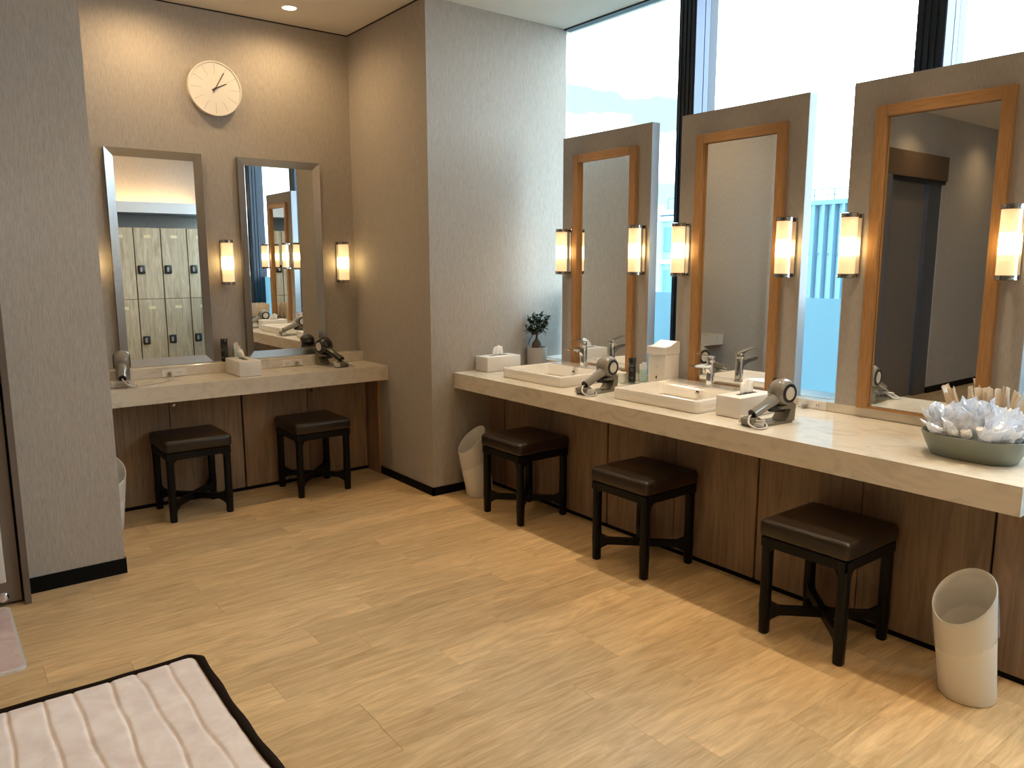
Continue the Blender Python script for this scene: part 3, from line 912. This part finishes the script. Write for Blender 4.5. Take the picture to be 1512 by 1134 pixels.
# ------------------------------------------------------------------ hair dryers in cradles
def dryer(label, loc, rz, body, matt, plug=None, stand=None):
    t = thing('hair_dryer', label, 'hair dryer', loc, rz)
    stand = stand or matt
    R0, cxh, czh, hy = 0.061, 0.075, 0.128, 0.041
    # head: rounded drum, axis along y
    prof = []
    for k in range(-8, 9):
        a = k / 8 * PI / 2
        prof.append((R0 - 0.026 + 0.026 * math.cos(a), hy * math.sin(a) * 1.0))
    hd = bmesh.new()
    merge(hd, lathe(bmesh.new(), prof, 36), T(cxh, 0, czh) @ RX(PI / 2))
    head = obj('head', hd, body, t, smooth=60)
    for s in (-1, 1):
        rg_ = bmesh.new()
        merge(rg_, lathe(bmesh.new(), [(0.042, 0), (0.042, 0.003), (0.039, 0.006), (0.030, 0.006), (0.029, 0.001)], 32), T(cxh, s * (hy - 0.002), czh) @ RX(-s * PI / 2))
        obj('grille_ring', rg_, M['black'], head, smooth=40)
        g = bmesh.new()
        merge(g, lathe(bmesh.new(), [(0.0285, 0), (0.0285, 0.003), (0.012, 0.0058)], 32), T(cxh, s * (hy - 0.001), czh) @ RX(-s * PI / 2))
        for q in range(8):
            box(g, -0.0009, 0.0009, -0.027, 0.027, 0.003, 0.0055, mat=T(cxh, s * (hy - 0.001), czh) @ RX(-s * PI / 2) @ RZ(q * PI / 8))
        obj('grille', g, M['silver'], head, smooth=30)
    # handle
    a, b = Vector((0.045, 0, 0.108)), Vector((-0.105, 0, 0.050))
    pts = [a.lerp(b, k / 6) for k in range(7)]
    hn = tube(bmesh.new(), pts, 0.02, 20, [0.028, 0.026, 0.0235, 0.0220, 0.0215, 0.0215, 0.0215])
    obj('handle', hn, body, t, smooth=50)
    d = (b - a).normalized()
    cp = tube(bmesh.new(), [b - d * 0.002, b + d * 0.003], 0.0185, 20)
    obj('handle_end', cp, M['black'], t, smooth=50)
    # air nozzle beneath
    nzl = tube(bmesh.new(), [(0.075, 0, 0.062), (0.03, 0, 0.062), (0.0, 0, 0.062)], 0.015, 16, [0.020, 0.016, 0.012])
    obj('nozzle', nzl, M['black'], t, smooth=50)
    # stand
    stn = bmesh.new()
    loft(stn, [rrect(-0.010, 0, 0.24, 0.088, 0.016, 0.001), rrect(-0.010, 0, 0.235, 0.084, 0.016, 0.010)])
    prism(stn, [(0.118, 0.006), (0.124, 0.075), (0.105, 0.088), (0.030, 0.070), (0.028, 0.064), (0.090, 0.060), (0.080, 0.030), (0.060, 0.008)], 'y', -0.037, 0.037)
    obj('stand', stn, stand, t, smooth=35)
    tr_ = bmesh.new()
    prism(tr_, [(-0.135, 0.008), (-0.142, 0.034), (-0.130, 0.036), (-0.092, 0.040), (-0.088, 0.030), (-0.090, 0.008)], 'y', -0.030, 0.030)
    obj('cord_tray', tr_, stand, t)
    # cord: loop from the handle, wrapped bundle in the tray, optional lead to the plug
    cd = bmesh.new()
    end = b + d * 0.006
    tube(cd, curve_pts([end, end + Vector((-0.02, -0.006, -0.008)), (-0.155, -0.028, 0.020), (-0.150, -0.062, 0.006), (-0.118, -0.078, 0.006), (-0.085, -0.062, 0.010), (-0.085, -0.040, 0.022), (-0.10, -0.01, 0.030)], 6), 0.0042, 7)
    rg = random.Random(2)
    for q in range(4):
        o_ = 0.004 * q
        ctr = [(-0.112 + o_ + rg.uniform(-1, 1) * 0.003 + 0.017 * math.cos(k * PI / 3), 0.062 * math.sin(k * PI / 3) + rg.uniform(-1, 1) * 0.004, 0.012 + o_ * 1.6 + 0.002 * math.cos(k)) for k in range(7)]
        tube(cd, curve_pts(ctr, 5), 0.0042, 6)
    obj('cord', cd, M['cord'], t, smooth=True)
    if plug:
        inv = (T(*loc) @ RZ(rz)).inverted()
        pts = [inv @ Vector(p) for p in plug]
        obj('power_lead', tube(bmesh.new(), curve_pts(pts, 8), 0.0032, 7), M['cord'], t, smooth=True)
        e = pts[-1]
        dd = (inv.to_3x3() @ Vector(plug_dir[0])).normalized()
        obj('plug', tube(bmesh.new(), [e - dd * 0.004, e + dd * 0.012, e + dd * 0.030], 0.010, 10, [0.006, 0.010, 0.012]), M['grey_matt'], t, smooth=40)
    return t
plug_dir = [(1, 0, 0)]
dryer('taupe hair dryer in its stand between the tissue box and the wrapped packets', (2.828, 1.868, TOP), math.radians(-6), M['grey_gloss'], M['olive_matt'],
      [(2.94, 1.89, TOP + 0.02), (3.02, 1.93, TOP + 0.006), (3.12, 1.955, TOP + 0.012), (3.19, 1.965, TOP + 0.018), (3.239, 1.965, TOP + 0.018)])
dryer('taupe hair dryer in its stand between the two washbasins', (2.812, 2.895, TOP), math.radians(6), M['grey_gloss'], M['olive_matt'])
plug_dir[0] = (0, 1, 0)
dryer('taupe hair dryer at the pillar end of the clock-side counter', (0.880, 4.720, TOP), math.radians(78), M['grey_gloss'], M['grey_matt'],
      [(0.93, 4.60, TOP + 0.006), (1.00, 4.62, TOP + 0.004), (1.09, 4.68, TOP + 0.004), (1.15, 4.76, TOP + 0.008), (1.162, 4.80, TOP + 0.018), (1.165, 4.838, TOP + 0.023)])
dryer('glossy black hair dryer at the column end of the clock-side counter', (2.150, 4.745, TOP), math.radians(104), M['black_gloss'], M['olive_matt'],
      [(2.20, 4.66, TOP + 0.006), (2.12, 4.66, TOP + 0.004), (2.04, 4.70, TOP + 0.004), (1.98, 4.76, TOP + 0.010), (1.965, 4.80, TOP + 0.018), (1.962, 4.838, TOP + 0.024)])

# ------------------------------------------------------------------ outlets
def outlet(label, loc, rz):
    t = thing('wall_outlet', label, 'outlet', loc, rz)
    obj('plate', B(-0.070, 0.070, -0.005, -0.0004, -0.021, 0.021, bev=0.0015), M['white'], t)
    for s in (-1, 1):
        f = obj('socket', B(s * 0.030 - 0.018, s * 0.030 + 0.018, -0.0065, -0.0045, -0.014, 0.014, bev=0.0006), M['white'], t)
        h = bmesh.new()
        for q in (-0.006, 0.006):
            box(h, s * 0.030 + q - 0.0012, s * 0.030 + q + 0.0012, -0.0070, -0.0062, -0.0045, 0.0045)
        obj('slots', h, M['black'], f)
    return t
outlet('white twin power outlet under the left steel mirror', (1.192, 4.88, 0.7930), 0)
outlet('white twin power outlet under the right steel mirror', (1.932, 4.88, 0.7930), 0)
outlet('white twin power outlet left of the largest oak mirror', (3.273, 1.935, 0.7900), -PI / 2)

# ------------------------------------------------------------------ potted ficus
pl = thing('potted_plant', 'small dark-leaved ficus in a grey pot by the wall column', 'plant', (3.226, 3.905, TOP))
obj('pot', lathe(bmesh.new(), [(0.062, 0.002), (0.064, 0.006), (0.066, 0.124), (0.063, 0.125), (0.062, 0.112), (0.02, 0.110)], 36), M['pot'], pl, smooth=40)
obj('soil', lathe(bmesh.new(), [(0.061, 0.108), (0.061, 0.116), (0.03, 0.120)], 24), M['soil'], pl)
tk = bmesh.new()
loft(tk, [circle(0.0, 0, z, r, r * 0.9, 16) for r, z in ((0.030, 0.112), (0.034, 0.130), (0.031, 0.150), (0.018, 0.168), (0.009, 0.180), (0.008, 0.215))])
rg = random.Random(11)
tips = []
def P3(x, z, y=0.0):           # foliage laid out in the plane facing the room's camera side, real depth added in y
    u = Vector((0.83, -0.56, 0)) * x + Vector((0.56, 0.83, 0)) * y
    return Vector((u.x, u.y, z))
for (x, z) in ((-0.075, 0.262), (-0.055, 0.31), (-0.03, 0.335), (0.0, 0.345), (0.03, 0.33), (0.055, 0.32), (0.08, 0.335), (0.075, 0.285), (0.05, 0.265), (-0.045, 0.24), (0.015, 0.30), (0.0, 0.26)):
    y = rg.uniform(-0.045, 0.03)
    a = Vector((0, 0, 0.20 + rg.uniform(0, 0.02)))
    b = P3(x, z, y)
    mid = a.lerp(b, 0.5) + Vector((0, 0, -0.012))
    tube(tk, curve_pts([a, mid, b], 4), 0.003, 6, None)
    tips.append((a, mid, b))
obj('trunk', tk, M['bark'], pl, smooth=60)
lf = bmesh.new()
def leaf(p, d, l, wd_):
    d = d.normalized()
    s = d.cross(Vector((0, 0, 1)))
    if s.length < 0.1: s = Vector((1, 0, 0))
    s.normalize()
    nrm = s.cross(d)
    row_ = []
    for u, ww, sag in ((0, 0.1, 0), (0.3, 0.85, 0.04), (0.6, 1.0, 0.02), (0.85, 0.6, -0.06), (1.0, 0.05, -0.12)):
        c = p + d * (u * l) + nrm * (sag * l)
        row_.append([lf.verts.new(c - s * ww * wd_ / 2 + nrm * 0.12 * wd_), lf.verts.new(c), lf.verts.new(c + s * ww * wd_ / 2 + nrm * 0.12 * wd_)])
    for q, r_ in zip(row_, row_[1:]):
        lf.faces.new((q[0], q[1], r_[1], r_[0]))
        lf.faces.new((q[1], q[2], r_[2], r_[1]))
for a, m_, b in tips:
    for k in range(13):
        t_ = rg.uniform(0.40, 1.0)
        p = (m_.lerp(b, (t_ - 0.45) / 0.55))
        leaf(p, Vector((rg.uniform(-1, 1), rg.uniform(-1, 1), rg.uniform(-0.5, 0.8))), rg.uniform(0.030, 0.046), rg.uniform(0.019, 0.027))
leaf(P3(-0.01, 0.215), P3(-0.6, -0.75), 0.085, 0.020)
leaf(P3(0.01, 0.225), P3(1.0, -0.35), 0.06, 0.016)
leaf(P3(-0.03, 0.27), P3(-0.25, -1), 0.05, 0.018)
fo = obj('foliage', lf, M['leaf'], pl, smooth=True)
fo['kind'] = 'stuff'
so = fo.modifiers.new('thick', 'SOLIDIFY')
so.thickness = 0.0006

# ------------------------------------------------------------------ toiletries
def bottle(label, loc, h=0.137):
    t = thing('black_bottle', label, 'bottle', loc)
    obj('body', lathe(bmesh.new(), [(0.0195, 0.0005), (0.021, 0.002), (0.021, h * 0.62), (0.0205, h * 0.63)], 24), M['black'], t, smooth=40)
    obj('cap', lathe(bmesh.new(), [(0.0205, h * 0.635), (0.021, h * 0.64), (0.021, h - 0.002), (0.0195, h)], 24), M['black_gloss'], t, smooth=40)
    lb = bmesh.new()
    for k, (zz, ww) in enumerate(((0.56, 0.42), (0.51, 0.30), (0.47, 0.36), (0.20, 0.25), (0.16, 0.30))):
        n = 8
        a0 = -2.5
        for i in range(n):
            if (i * 7 + k * 3) % 5 == 0: continue
            x0 = a0 + (i / n - 0.5) * ww * 3
            x1 = a0 + ((i + 0.7) / n - 0.5) * ww * 3
            r_ = 0.0212
            vs = [lb.verts.new((r_ * math.cos(x0), r_ * math.sin(x0), h * zz)), lb.verts.new((r_ * math.cos(x1), r_ * math.sin(x1), h * zz)),
                  lb.verts.new((r_ * math.cos(x1), r_ * math.sin(x1), h * zz + 0.0016)), lb.verts.new((r_ * math.cos(x0), r_ * math.sin(x0), h * zz + 0.0016))]
            lb.faces.new(vs)
    obj('printed_label', lb, M['silver'], t)
    return t
bottle('slim black bottle on the clear tray between the washbasins', (3.185, 3.003, TOP + 0.0065))
bottle('slim black bottle behind the right-hand hair dryer of the window counter', (3.205, 2.082, TOP), 0.134)
bottle('slim black bottle on the ledge between the steel mirrors', (1.512, 4.925, 0.832), 0.143)

def cotton_cup(label, loc):
    t = thing('cotton_cup', label, 'cup', loc)
    obj('glass', lathe(bmesh.new(), [(0.022, 0.001), (0.027, 0.003), (0.030, 0.075), (0.0285, 0.075), (0.0258, 0.006), (0.01, 0.005)], 24), M['clear'], t, smooth=40)
    rg = random.Random(8)
    for k in range(5):
        bm = bmesh.new()
        a = k * 1.3
        box(bm, -0.012, 0.012, -0.002, 0.002, 0.0, 0.085 + 0.006 * k, 0.0015, mat=T(0.008 * math.cos(a), 0.008 * math.sin(a), 0.008) @ RZ(a) @ RX(0.09))
        obj('sachet', bm, M['tissue'], t)
    return t
cotton_cup('small clear cup of white sachets on the tray between the washbasins', (3.215, 2.945, TOP + 0.0065))
cotton_cup('small clear cup of white sachets on the ledge between the steel mirrors', (1.590, 4.925, 0.832))
tr = bmesh.new()
loft(tr, [rrect(0, 0, 0.150, 0.20, 0.01, 0.0005), rrect(0, 0, 0.156, 0.206, 0.012, 0.009), rrect(0, 0, 0.151, 0.201, 0.011, 0.009), rrect(0, 0, 0.146, 0.196, 0.01, 0.004)])
tag(obj('tray', tr, M['clear'], loc=(3.175, 2.965, TOP)), 'clear acrylic tray under the bottle and sachet cup', 'tray')
jar = thing('cotton_jar', 'round white lidded jar behind the middle hair dryer', 'jar', (3.155, 3.058, TOP))
obj('jar_body', lathe(bmesh.new(), [(0.026, 0.001), (0.028, 0.003), (0.028, 0.045)], 24), M['white'], jar, smooth=40)
obj('lid', lathe(bmesh.new(), [(0.029, 0.0455), (0.029, 0.056), (0.025, 0.059)], 24), M['white'], jar, smooth=40)

# soap dispenser
ds = thing('soap_dispenser', 'white touchless soap dispenser between the washbasins', 'dispenser', (3.185, 2.775, TOP))
bd = bmesh.new()
box(bd, -0.052, 0.062, -0.060, 0.060, 0.001, 0.190, 0.005, 2)
obj('body', bd, M['white'], ds, smooth=40)
hd = bmesh.new()
prism(hd, [(-0.064, 0.190), (-0.066, 0.230), (-0.045, 0.230), (-0.015, 0.234), (0.020, 0.250), (0.045, 0.258), (0.0625, 0.256), (0.0625, 0.1905)], 'y', -0.0605, 0.0605)
obj('head', hd, M['white'], ds, smooth=30)
em = bmesh.new()
merge(em, loft(bmesh.new(), [circle(0, 0, 0, 0.013, 0.006, 20), circle(0, 0, 0.001, 0.012, 0.005, 20)]), T(-0.0525, 0, 0.125) @ RY(-PI / 2) @ RZ(PI / 2))
obj('sensor', em, M['silver'], ds)
nz_ = lathe(bmesh.new(), [(0.008, 0.176), (0.010, 0.1895)], 14, -0.060, 0)
obj('nozzle', nz_, M['white'], ds)
ind = bmesh.new()
box(ind, -0.0545, -0.0515, -0.004, 0.004, 0.056, 0.072, 0.0008)
obj('indicator', ind, M['black'], ds)

# ------------------------------------------------------------------ bowls with wrapped packets
def sell(rx, ry, z, n=52, p=2.6):
    out = []
    for i in range(n):
        c, q = math.cos(2 * PI * i / n), math.sin(2 * PI * i / n)
        out.append((rx * math.copysign(abs(c) ** (2 / p), c), ry * math.copysign(abs(q) ** (2 / p), q), z))
    return out
def bowl(label, loc, bot, rim, h, m):
    t = thing('bowl', label, 'bowl', loc)
    mx = lambda f, o=0.0: (bot[0] + (rim[0] - bot[0]) * f - o, bot[1] + (rim[1] - bot[1]) * f - o)
    obj('shell', loft(bmesh.new(), [sell(*mx(0, 0.003), 0.001), sell(*mx(0.03), 0.004), sell(*mx(0.55), h * 0.5), sell(*mx(1), h - 0.002), sell(*mx(1, 0.001), h),
                                    sell(*mx(1, 0.004), h), sell(*mx(0.5, 0.004), h * 0.5), sell(*mx(0, 0.004), 0.006)]), m, t, smooth=40)
    return t
BX, BY = 2.885, 1.085
bowl('sage grey oval bowl full of clear wrapped packets at the right end of the counter', (BX, BY, TOP), (0.082, 0.136), (0.122, 0.168), 0.086, M['bowl'])
bowl('grey bowl of beige wrapped packets behind the sage bowl', (3.140, 1.10, TOP), (0.070, 0.120), (0.090, 0.150), 0.070, M['bowl'])

def packet_mesh(wd_, ln, seed, filled, jit=1.0):
    """crinkled flat pouch with pinched ends, standing along +z"""
    rg = random.Random(seed)
    bm = bmesh.new()
    nu, nv = 5, 8
    front, back = [], []
    for j in range(nv):
        v = j / (nv - 1)
        fr, bk = [], []
        for i in range(nu):
            u = i / (nu - 1) - 0.5
            puff = filled * math.sin(PI * v) * math.cos(PI * u) + 0.0006
            zig = 0.0025 * math.sin(u * 20 + seed) * (1 if v in (0, 1) else 0.6)
            jx = rg.uniform(-1, 1) * 0.0045 * jit
            jy = rg.uniform(-1, 1) * 0.0060 * jit
            tear = 0.010 * jit * math.sin(u * 9 + seed) if j == nv - 1 else 0
            x = u * wd_ * (0.9 + 0.1 * math.sin(PI * v + seed)) + jx
            z = v * ln + tear
            bend = 0.03 * jit * (v ** 2) * math.sin(seed)
            fr.append((x, -puff + zig + jy + bend, z))
            bk.append((x, puff + zig + jy + bend + 0.0012, z))
        front.append(fr)
        back.append(bk[::-1])
    loft(bm, [f + b for f, b in zip(front, back)])
    return bm
PK = []
rg = random.Random(21)
for v in range(8):
    o = obj('wrapped_packet', packet_mesh(0.060, 0.132, v * 1.7 + 0.4, 0.012), M['wrap'], smooth=False)
    PK.append((o.data, 0.066))
    bpy.data.objects.remove(o)
BG = []
for v in range(5):
    o = obj('wrapped_packet', packet_mesh(0.050, 0.198, v * 2.1 + 0.9, 0.005, 0.3), M['wrap_beige'], smooth=False)
    BG.append(o.data)
    bpy.data.objects.remove(o)
# hygiene contents: pale rolls in the lower half of each clear packet
rl = []
for v in range(3):
    bm = bmesh.new()
    merge(bm, lathe(bmesh.new(), [(0.010, 0), (0.0165, 0.004), (0.017, 0.026), (0.011, 0.031)], 12), T(0, -0.004, 0.050))
    o = obj('roll', bm, M['tissue'], smooth=50)
    rl.append(o.data)
    bpy.data.objects.remove(o)
def packet(me, loc, rot, label, group, content=None):
    o = bpy.data.objects.new('wrapped_packet', me)
    C.objects.link(o)
    o.location = loc
    o.rotation_euler = rot
    tag(o, label, 'packet', group)
    if content:
        c = bpy.data.objects.new('roll', content)
        C.objects.link(c)
        c.parent = o
    return o
rings = [(0.72, 26, 0.50), (0.54, 19, 0.26), (0.38, 12, 0.18), (0.14, 6, 0.08)]
for f, n, tilt in rings:
    for k in range(n):
        a = 2 * PI * k / n + rg.uniform(-0.12, 0.12) + f
        x = BX + 0.088 * f * math.cos(a)
        y = BY + 0.138 * f * math.sin(a)
        da = math.atan2(0.7 * math.sin(a), math.cos(a))
        packet(PK[rg.randrange(8)][0], (x, y, TOP + 0.030 + (0.74 - f) * 0.055 + rg.uniform(0, 0.014)),
               (tilt + rg.uniform(-0.12, 0.12), rg.uniform(-0.18, 0.18), da + PI / 2 + rg.uniform(-0.4, 0.4)),
               'clear plastic-wrapped packet heaped in the sage grey bowl', 'clear packets in the sage bowl', rl[rg.randrange(3)])
for k in range(24):
    x = 3.140 + rg.uniform(-0.045, 0.050)
    y = 0.975 + 0.0112 * k
    packet(BG[rg.randrange(5)], (x, y, TOP + 0.012 + rg.uniform(0, 0.012)), (rg.uniform(-0.10, 0.06) - (0.26 if k > 20 else 0.12 if k > 15 else 0), rg.uniform(-0.25, 0.15), rg.uniform(-0.6, 0.6) + 0.2),
           'beige paper-wrapped packet standing behind the clear packets', 'beige packets in the rear bowl')

# ------------------------------------------------------------------ floor items at the left
qt = thing('floor_mat', 'pink quilted fleece mat with dark brown binding on the floor', 'mat', (0.69, 2.825, 0))
nx, ny = 330, 90
qx, qy = 1.75, 1.85
qb = bmesh.new()
def qz(x, y):
    li = round(x / 0.098)
    wob = 0.006 * math.sin(y * 6 + x * 6 + li * 1.9) + 0.004 * math.sin(y * 17 + li * 2.7)
    q = (x + wob) / 0.098 - li
    s = 1 - math.exp(-(q * 0.098 / 0.0048) ** 2)
    n1 = 0.0016 * math.sin(y * 31 + 2.3 * math.sin(x * 17)) * math.sin(x * 21 + y * 9)
    n2 = 0.0010 * math.sin(y * 57 + x * 45 + 1.7 * math.sin(y * 11))
    n3 = 0.0016 * math.sin(14 * x + 19 * y + 2 * math.sin(13 * y)) * math.sin(33 * y - 9 * x)
    fall = min(1.0, max(0.0, -x) / 0.03, max(0.0, -y) / 0.03) ** 0.5
    return 0.007 + fall * (0.0075 * s + (n1 + n2 + n3) * s)
def qedge(x, y):     # slightly wavy outline
    return x + 0.006 * math.sin(y * 5.0 + 1) * (1 + x / qx), y + 0.006 * math.sin(x * 7) * (1 - y / -qy)
vv = []
r = 0.045
for j in range(ny + 1):
    rowv = []
    for i in range(nx + 1):
        x, y = -qx * i / nx, -qy * j / ny
        # round the far right corner
        if x > -r and y > -r:
            dx, dy = x + r, y + r
            m_ = max(dx, dy)
            l_ = math.hypot(dx, dy)
            if l_ > 1e-6:
                x, y = -r + dx * m_ / l_, -r + dy * m_ / l_
        ex, ey = qedge(x, y)
        rowv.append(qb.verts.new((ex, ey, qz(ex, ey))))
    vv.append(rowv)
for j in range(ny):
    for i in range(nx):
        qb.faces.new((vv[j][i], vv[j][i + 1], vv[j + 1][i + 1], vv[j + 1][i]))
obj('fleece', qb, M['fleece'], qt, smooth=True)
edge = [Vector((-qx, 0, 0))] + [Vector((-qx + (qx - r) * k / 40, 0, 0)) for k in range(1, 41)]
edge += [Vector((-r + r * math.sin(k * PI / 16), -r + r * math.cos(k * PI / 16), 0)) for k in range(1, 9)]
edge += [Vector((0, -r - (qy - r) * k / 40, 0)) for k in range(1, 41)]
lp = []
for i, p in enumerate(edge):
    d = (edge[min(i + 1, len(edge) - 1)] - edge[max(i - 1, 0)]).normalized()
    nn = Vector((d.y, -d.x, 0)) * -1
    ex, ey = qedge(p.x, p.y)
    c = Vector((ex, ey, 0))
    wv = 0.0026 * math.sin(i * 1.1)
    lp.append([c + nn * 0.020 + Vector((0, 0, 0.001)), c + nn * (0.021 + wv) + Vector((0, 0, 0.011)), c + nn * 0.006 + Vector((0, 0, 0.018)), c - nn * 0.011 + Vector((0, 0, 0.017)), c - nn * 0.008 + Vector((0, 0, 0.001))])
bb = bmesh.new()
loft(bb, lp)
obj('binding', bb, M['binding'], qt, smooth=True)
un = B(-qx, -0.008, -qy, -0.008, 0.001, 0.006)
obj('backing', un, M['binding'], qt)

bo = thing('bath_board', 'pink marbled board with a pale rounded edge beside the door', 'board', (-0.11, 3.42, 0))
obj('board', loft(bmesh.new(), [rrect(0, 0, 0.60, 0.63, 0.035, 0.001), rrect(0, 0, 0.60, 0.63, 0.035, 0.012)]), M['white_edge'], bo, smooth=40)
obj('surface', loft(bmesh.new(), [rrect(0, 0, 0.580, 0.610, 0.03, 0.012), rrect(0, 0, 0.578, 0.608, 0.03, 0.0135)]), M['pink_board'], bo)

# ------------------------------------------------------------------ lockers behind the camera (seen in the mirrors)
def locker(label, x0):
    wd_ = 0.327
    t = thing('locker', label, 'locker', (x0, -1.0, 0))
    obj('carcass', B(0.001, wd_ - 0.001, -0.54, -0.020, 0.0, 1.893), M['seam'], t)
    for z0, z1 in ((0.06, 0.974), (0.980, 1.893)):
        d = obj('door', B(0.006, wd_ - 0.006, -0.020, 0.0, z0, z1, bev=0.002), M['locker'], t)
        hz = z0 + (z1 - z0) * 0.415
        h = bmesh.new()
        box(h, 0.022, 0.112, -0.001, 0.022, hz - 0.056, hz + 0.056, 0.012, 2)
        obj('latch', h, M['black'], d, smooth=40)
        k = bmesh.new()
        box(k, 0.045, 0.072, 0.021, 0.028, hz - 0.030, hz + 0.030, 0.004)
        obj('lock_knob', k, M['grey_matt'], d)
        obj('number_plate', B(wd_ / 2 - 0.042, wd_ / 2 + 0.042, 0.0, 0.003, z1 - 0.128, z1 - 0.090), M['plate_yellow'], d)
    return t
for k in range(7):
    x0 = 2.944 - 0.327 * k
    locker('pale oak two-door locker behind the camera, seen in the mirrors, column %s from the window' % ('first', 'second', 'third', 'fourth', 'fifth', 'sixth', 'seventh')[k], x0)
struct('trim_4', B(-1.0, XW - 0.2, YN, -1.0, 2.086, 2.200), M['white_paint'])
struct('trim_5', B(-1.0, XW - 0.2, -1.03, -1.0, 2.200, 2.222), M['white_paint'])
tag(obj('led_strip', B(-0.9, XW - 0.3, -1.44, -1.40, 2.201, 2.212), M['led']), 'warm light strip on the white shelf above the lockers, seen in the mirror', 'light')

# ------------------------------------------------------------------ ceiling downlights
def downlight(label, x, y, power, cone=95, blend=1.0, col=(1.0, 0.69, 0.36), rad=0.03):
    t = thing('downlight', label, 'light', (x, y, ZC))
    obj('trim_ring', lathe(bmesh.new(), [(0.052, -0.0005), (0.051, -0.004), (0.042, -0.005), (0.040, -0.0005)], 32, cap0=False, cap1=False), M['white'], t, smooth=40)
    obj('lens', lathe(bmesh.new(), [(0.040, -0.0015), (0.036, -0.003)], 32), M['downlight'], t)
    ld = bpy.data.lights.new('bulb', 'SPOT')
    ld.energy = power * SPOT
    ld.color = col
    ld.spot_size = math.radians(cone)
    ld.spot_blend = blend
    ld.shadow_soft_size = rad
    lo = bpy.data.objects.new('bulb', ld)
    C.objects.link(lo)
    lo.parent = t
    lo.location = (0, 0, -0.012)
    return t
downlight('ceiling downlight nearest the wall behind the clock, left of the visible one', 1.12, 4.62, 52, 170, 0.8)
downlight('round ceiling downlight in view above the right steel mirror', 1.925, 4.648, 46, 170, 0.8)
for y, n in ((3.36, 'first from the column'), (2.42, 'second from the column'), (1.48, 'third from the column'), (0.54, 'fourth from the column')):
    downlight('ceiling downlight over the window counter, ' + n, 2.90, y, 180, 54, 1.0, (1.0, 0.80, 0.55))
for x, y, n in ((0.55, 2.75, 'over the floor before the left pillar'), (1.75, 2.75, 'over the middle of the floor'), (0.55, 0.9, 'over the pink mat'), (1.75, 0.9, 'over the floor near the camera'),
                (2.45, -0.35, 'before the lockers near the window'), (1.15, -0.35, 'before the lockers'), (-1.45, 3.50, 'before the sliding door'), (-3.05, 3.50, 'beyond the sliding door')):  # the two by the lockers are added, unseen, to warm the locker fronts
    downlight('ceiling downlight ' + n, x, y, 46, 125)

# ------------------------------------------------------------------ outside: far buildings in haze
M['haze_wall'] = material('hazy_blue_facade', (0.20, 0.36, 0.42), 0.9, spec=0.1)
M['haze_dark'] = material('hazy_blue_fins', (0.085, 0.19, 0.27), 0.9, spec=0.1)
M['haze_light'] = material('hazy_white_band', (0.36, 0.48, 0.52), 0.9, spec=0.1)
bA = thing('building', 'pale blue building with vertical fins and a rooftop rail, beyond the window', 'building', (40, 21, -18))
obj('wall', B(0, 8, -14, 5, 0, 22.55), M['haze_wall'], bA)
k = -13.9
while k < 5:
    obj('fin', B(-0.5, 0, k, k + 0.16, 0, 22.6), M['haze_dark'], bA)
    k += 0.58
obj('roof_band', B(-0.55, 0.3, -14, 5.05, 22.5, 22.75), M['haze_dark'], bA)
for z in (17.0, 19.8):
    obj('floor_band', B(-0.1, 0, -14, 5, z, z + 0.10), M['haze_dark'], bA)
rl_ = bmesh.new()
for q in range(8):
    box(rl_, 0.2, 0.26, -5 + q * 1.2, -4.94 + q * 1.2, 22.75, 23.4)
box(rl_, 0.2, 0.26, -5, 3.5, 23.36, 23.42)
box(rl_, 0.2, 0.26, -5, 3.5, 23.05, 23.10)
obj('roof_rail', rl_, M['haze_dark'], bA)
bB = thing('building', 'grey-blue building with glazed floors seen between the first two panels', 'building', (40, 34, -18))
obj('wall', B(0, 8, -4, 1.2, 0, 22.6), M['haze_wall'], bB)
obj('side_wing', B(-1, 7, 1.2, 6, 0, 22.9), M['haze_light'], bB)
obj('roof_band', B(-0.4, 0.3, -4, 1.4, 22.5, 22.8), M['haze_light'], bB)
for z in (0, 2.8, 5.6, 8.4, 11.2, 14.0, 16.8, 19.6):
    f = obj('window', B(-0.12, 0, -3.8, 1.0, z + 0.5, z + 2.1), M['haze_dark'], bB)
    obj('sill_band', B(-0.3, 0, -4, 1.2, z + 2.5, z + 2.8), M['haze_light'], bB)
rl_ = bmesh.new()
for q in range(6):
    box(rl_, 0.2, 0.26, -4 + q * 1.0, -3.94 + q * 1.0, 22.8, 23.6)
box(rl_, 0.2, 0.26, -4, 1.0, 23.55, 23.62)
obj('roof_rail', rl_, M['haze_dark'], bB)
gd = B(4.2, 300, -200, 300, -18.4, -18.0)
tag(obj('ground', gd, M['far_ground']), kind='structure')
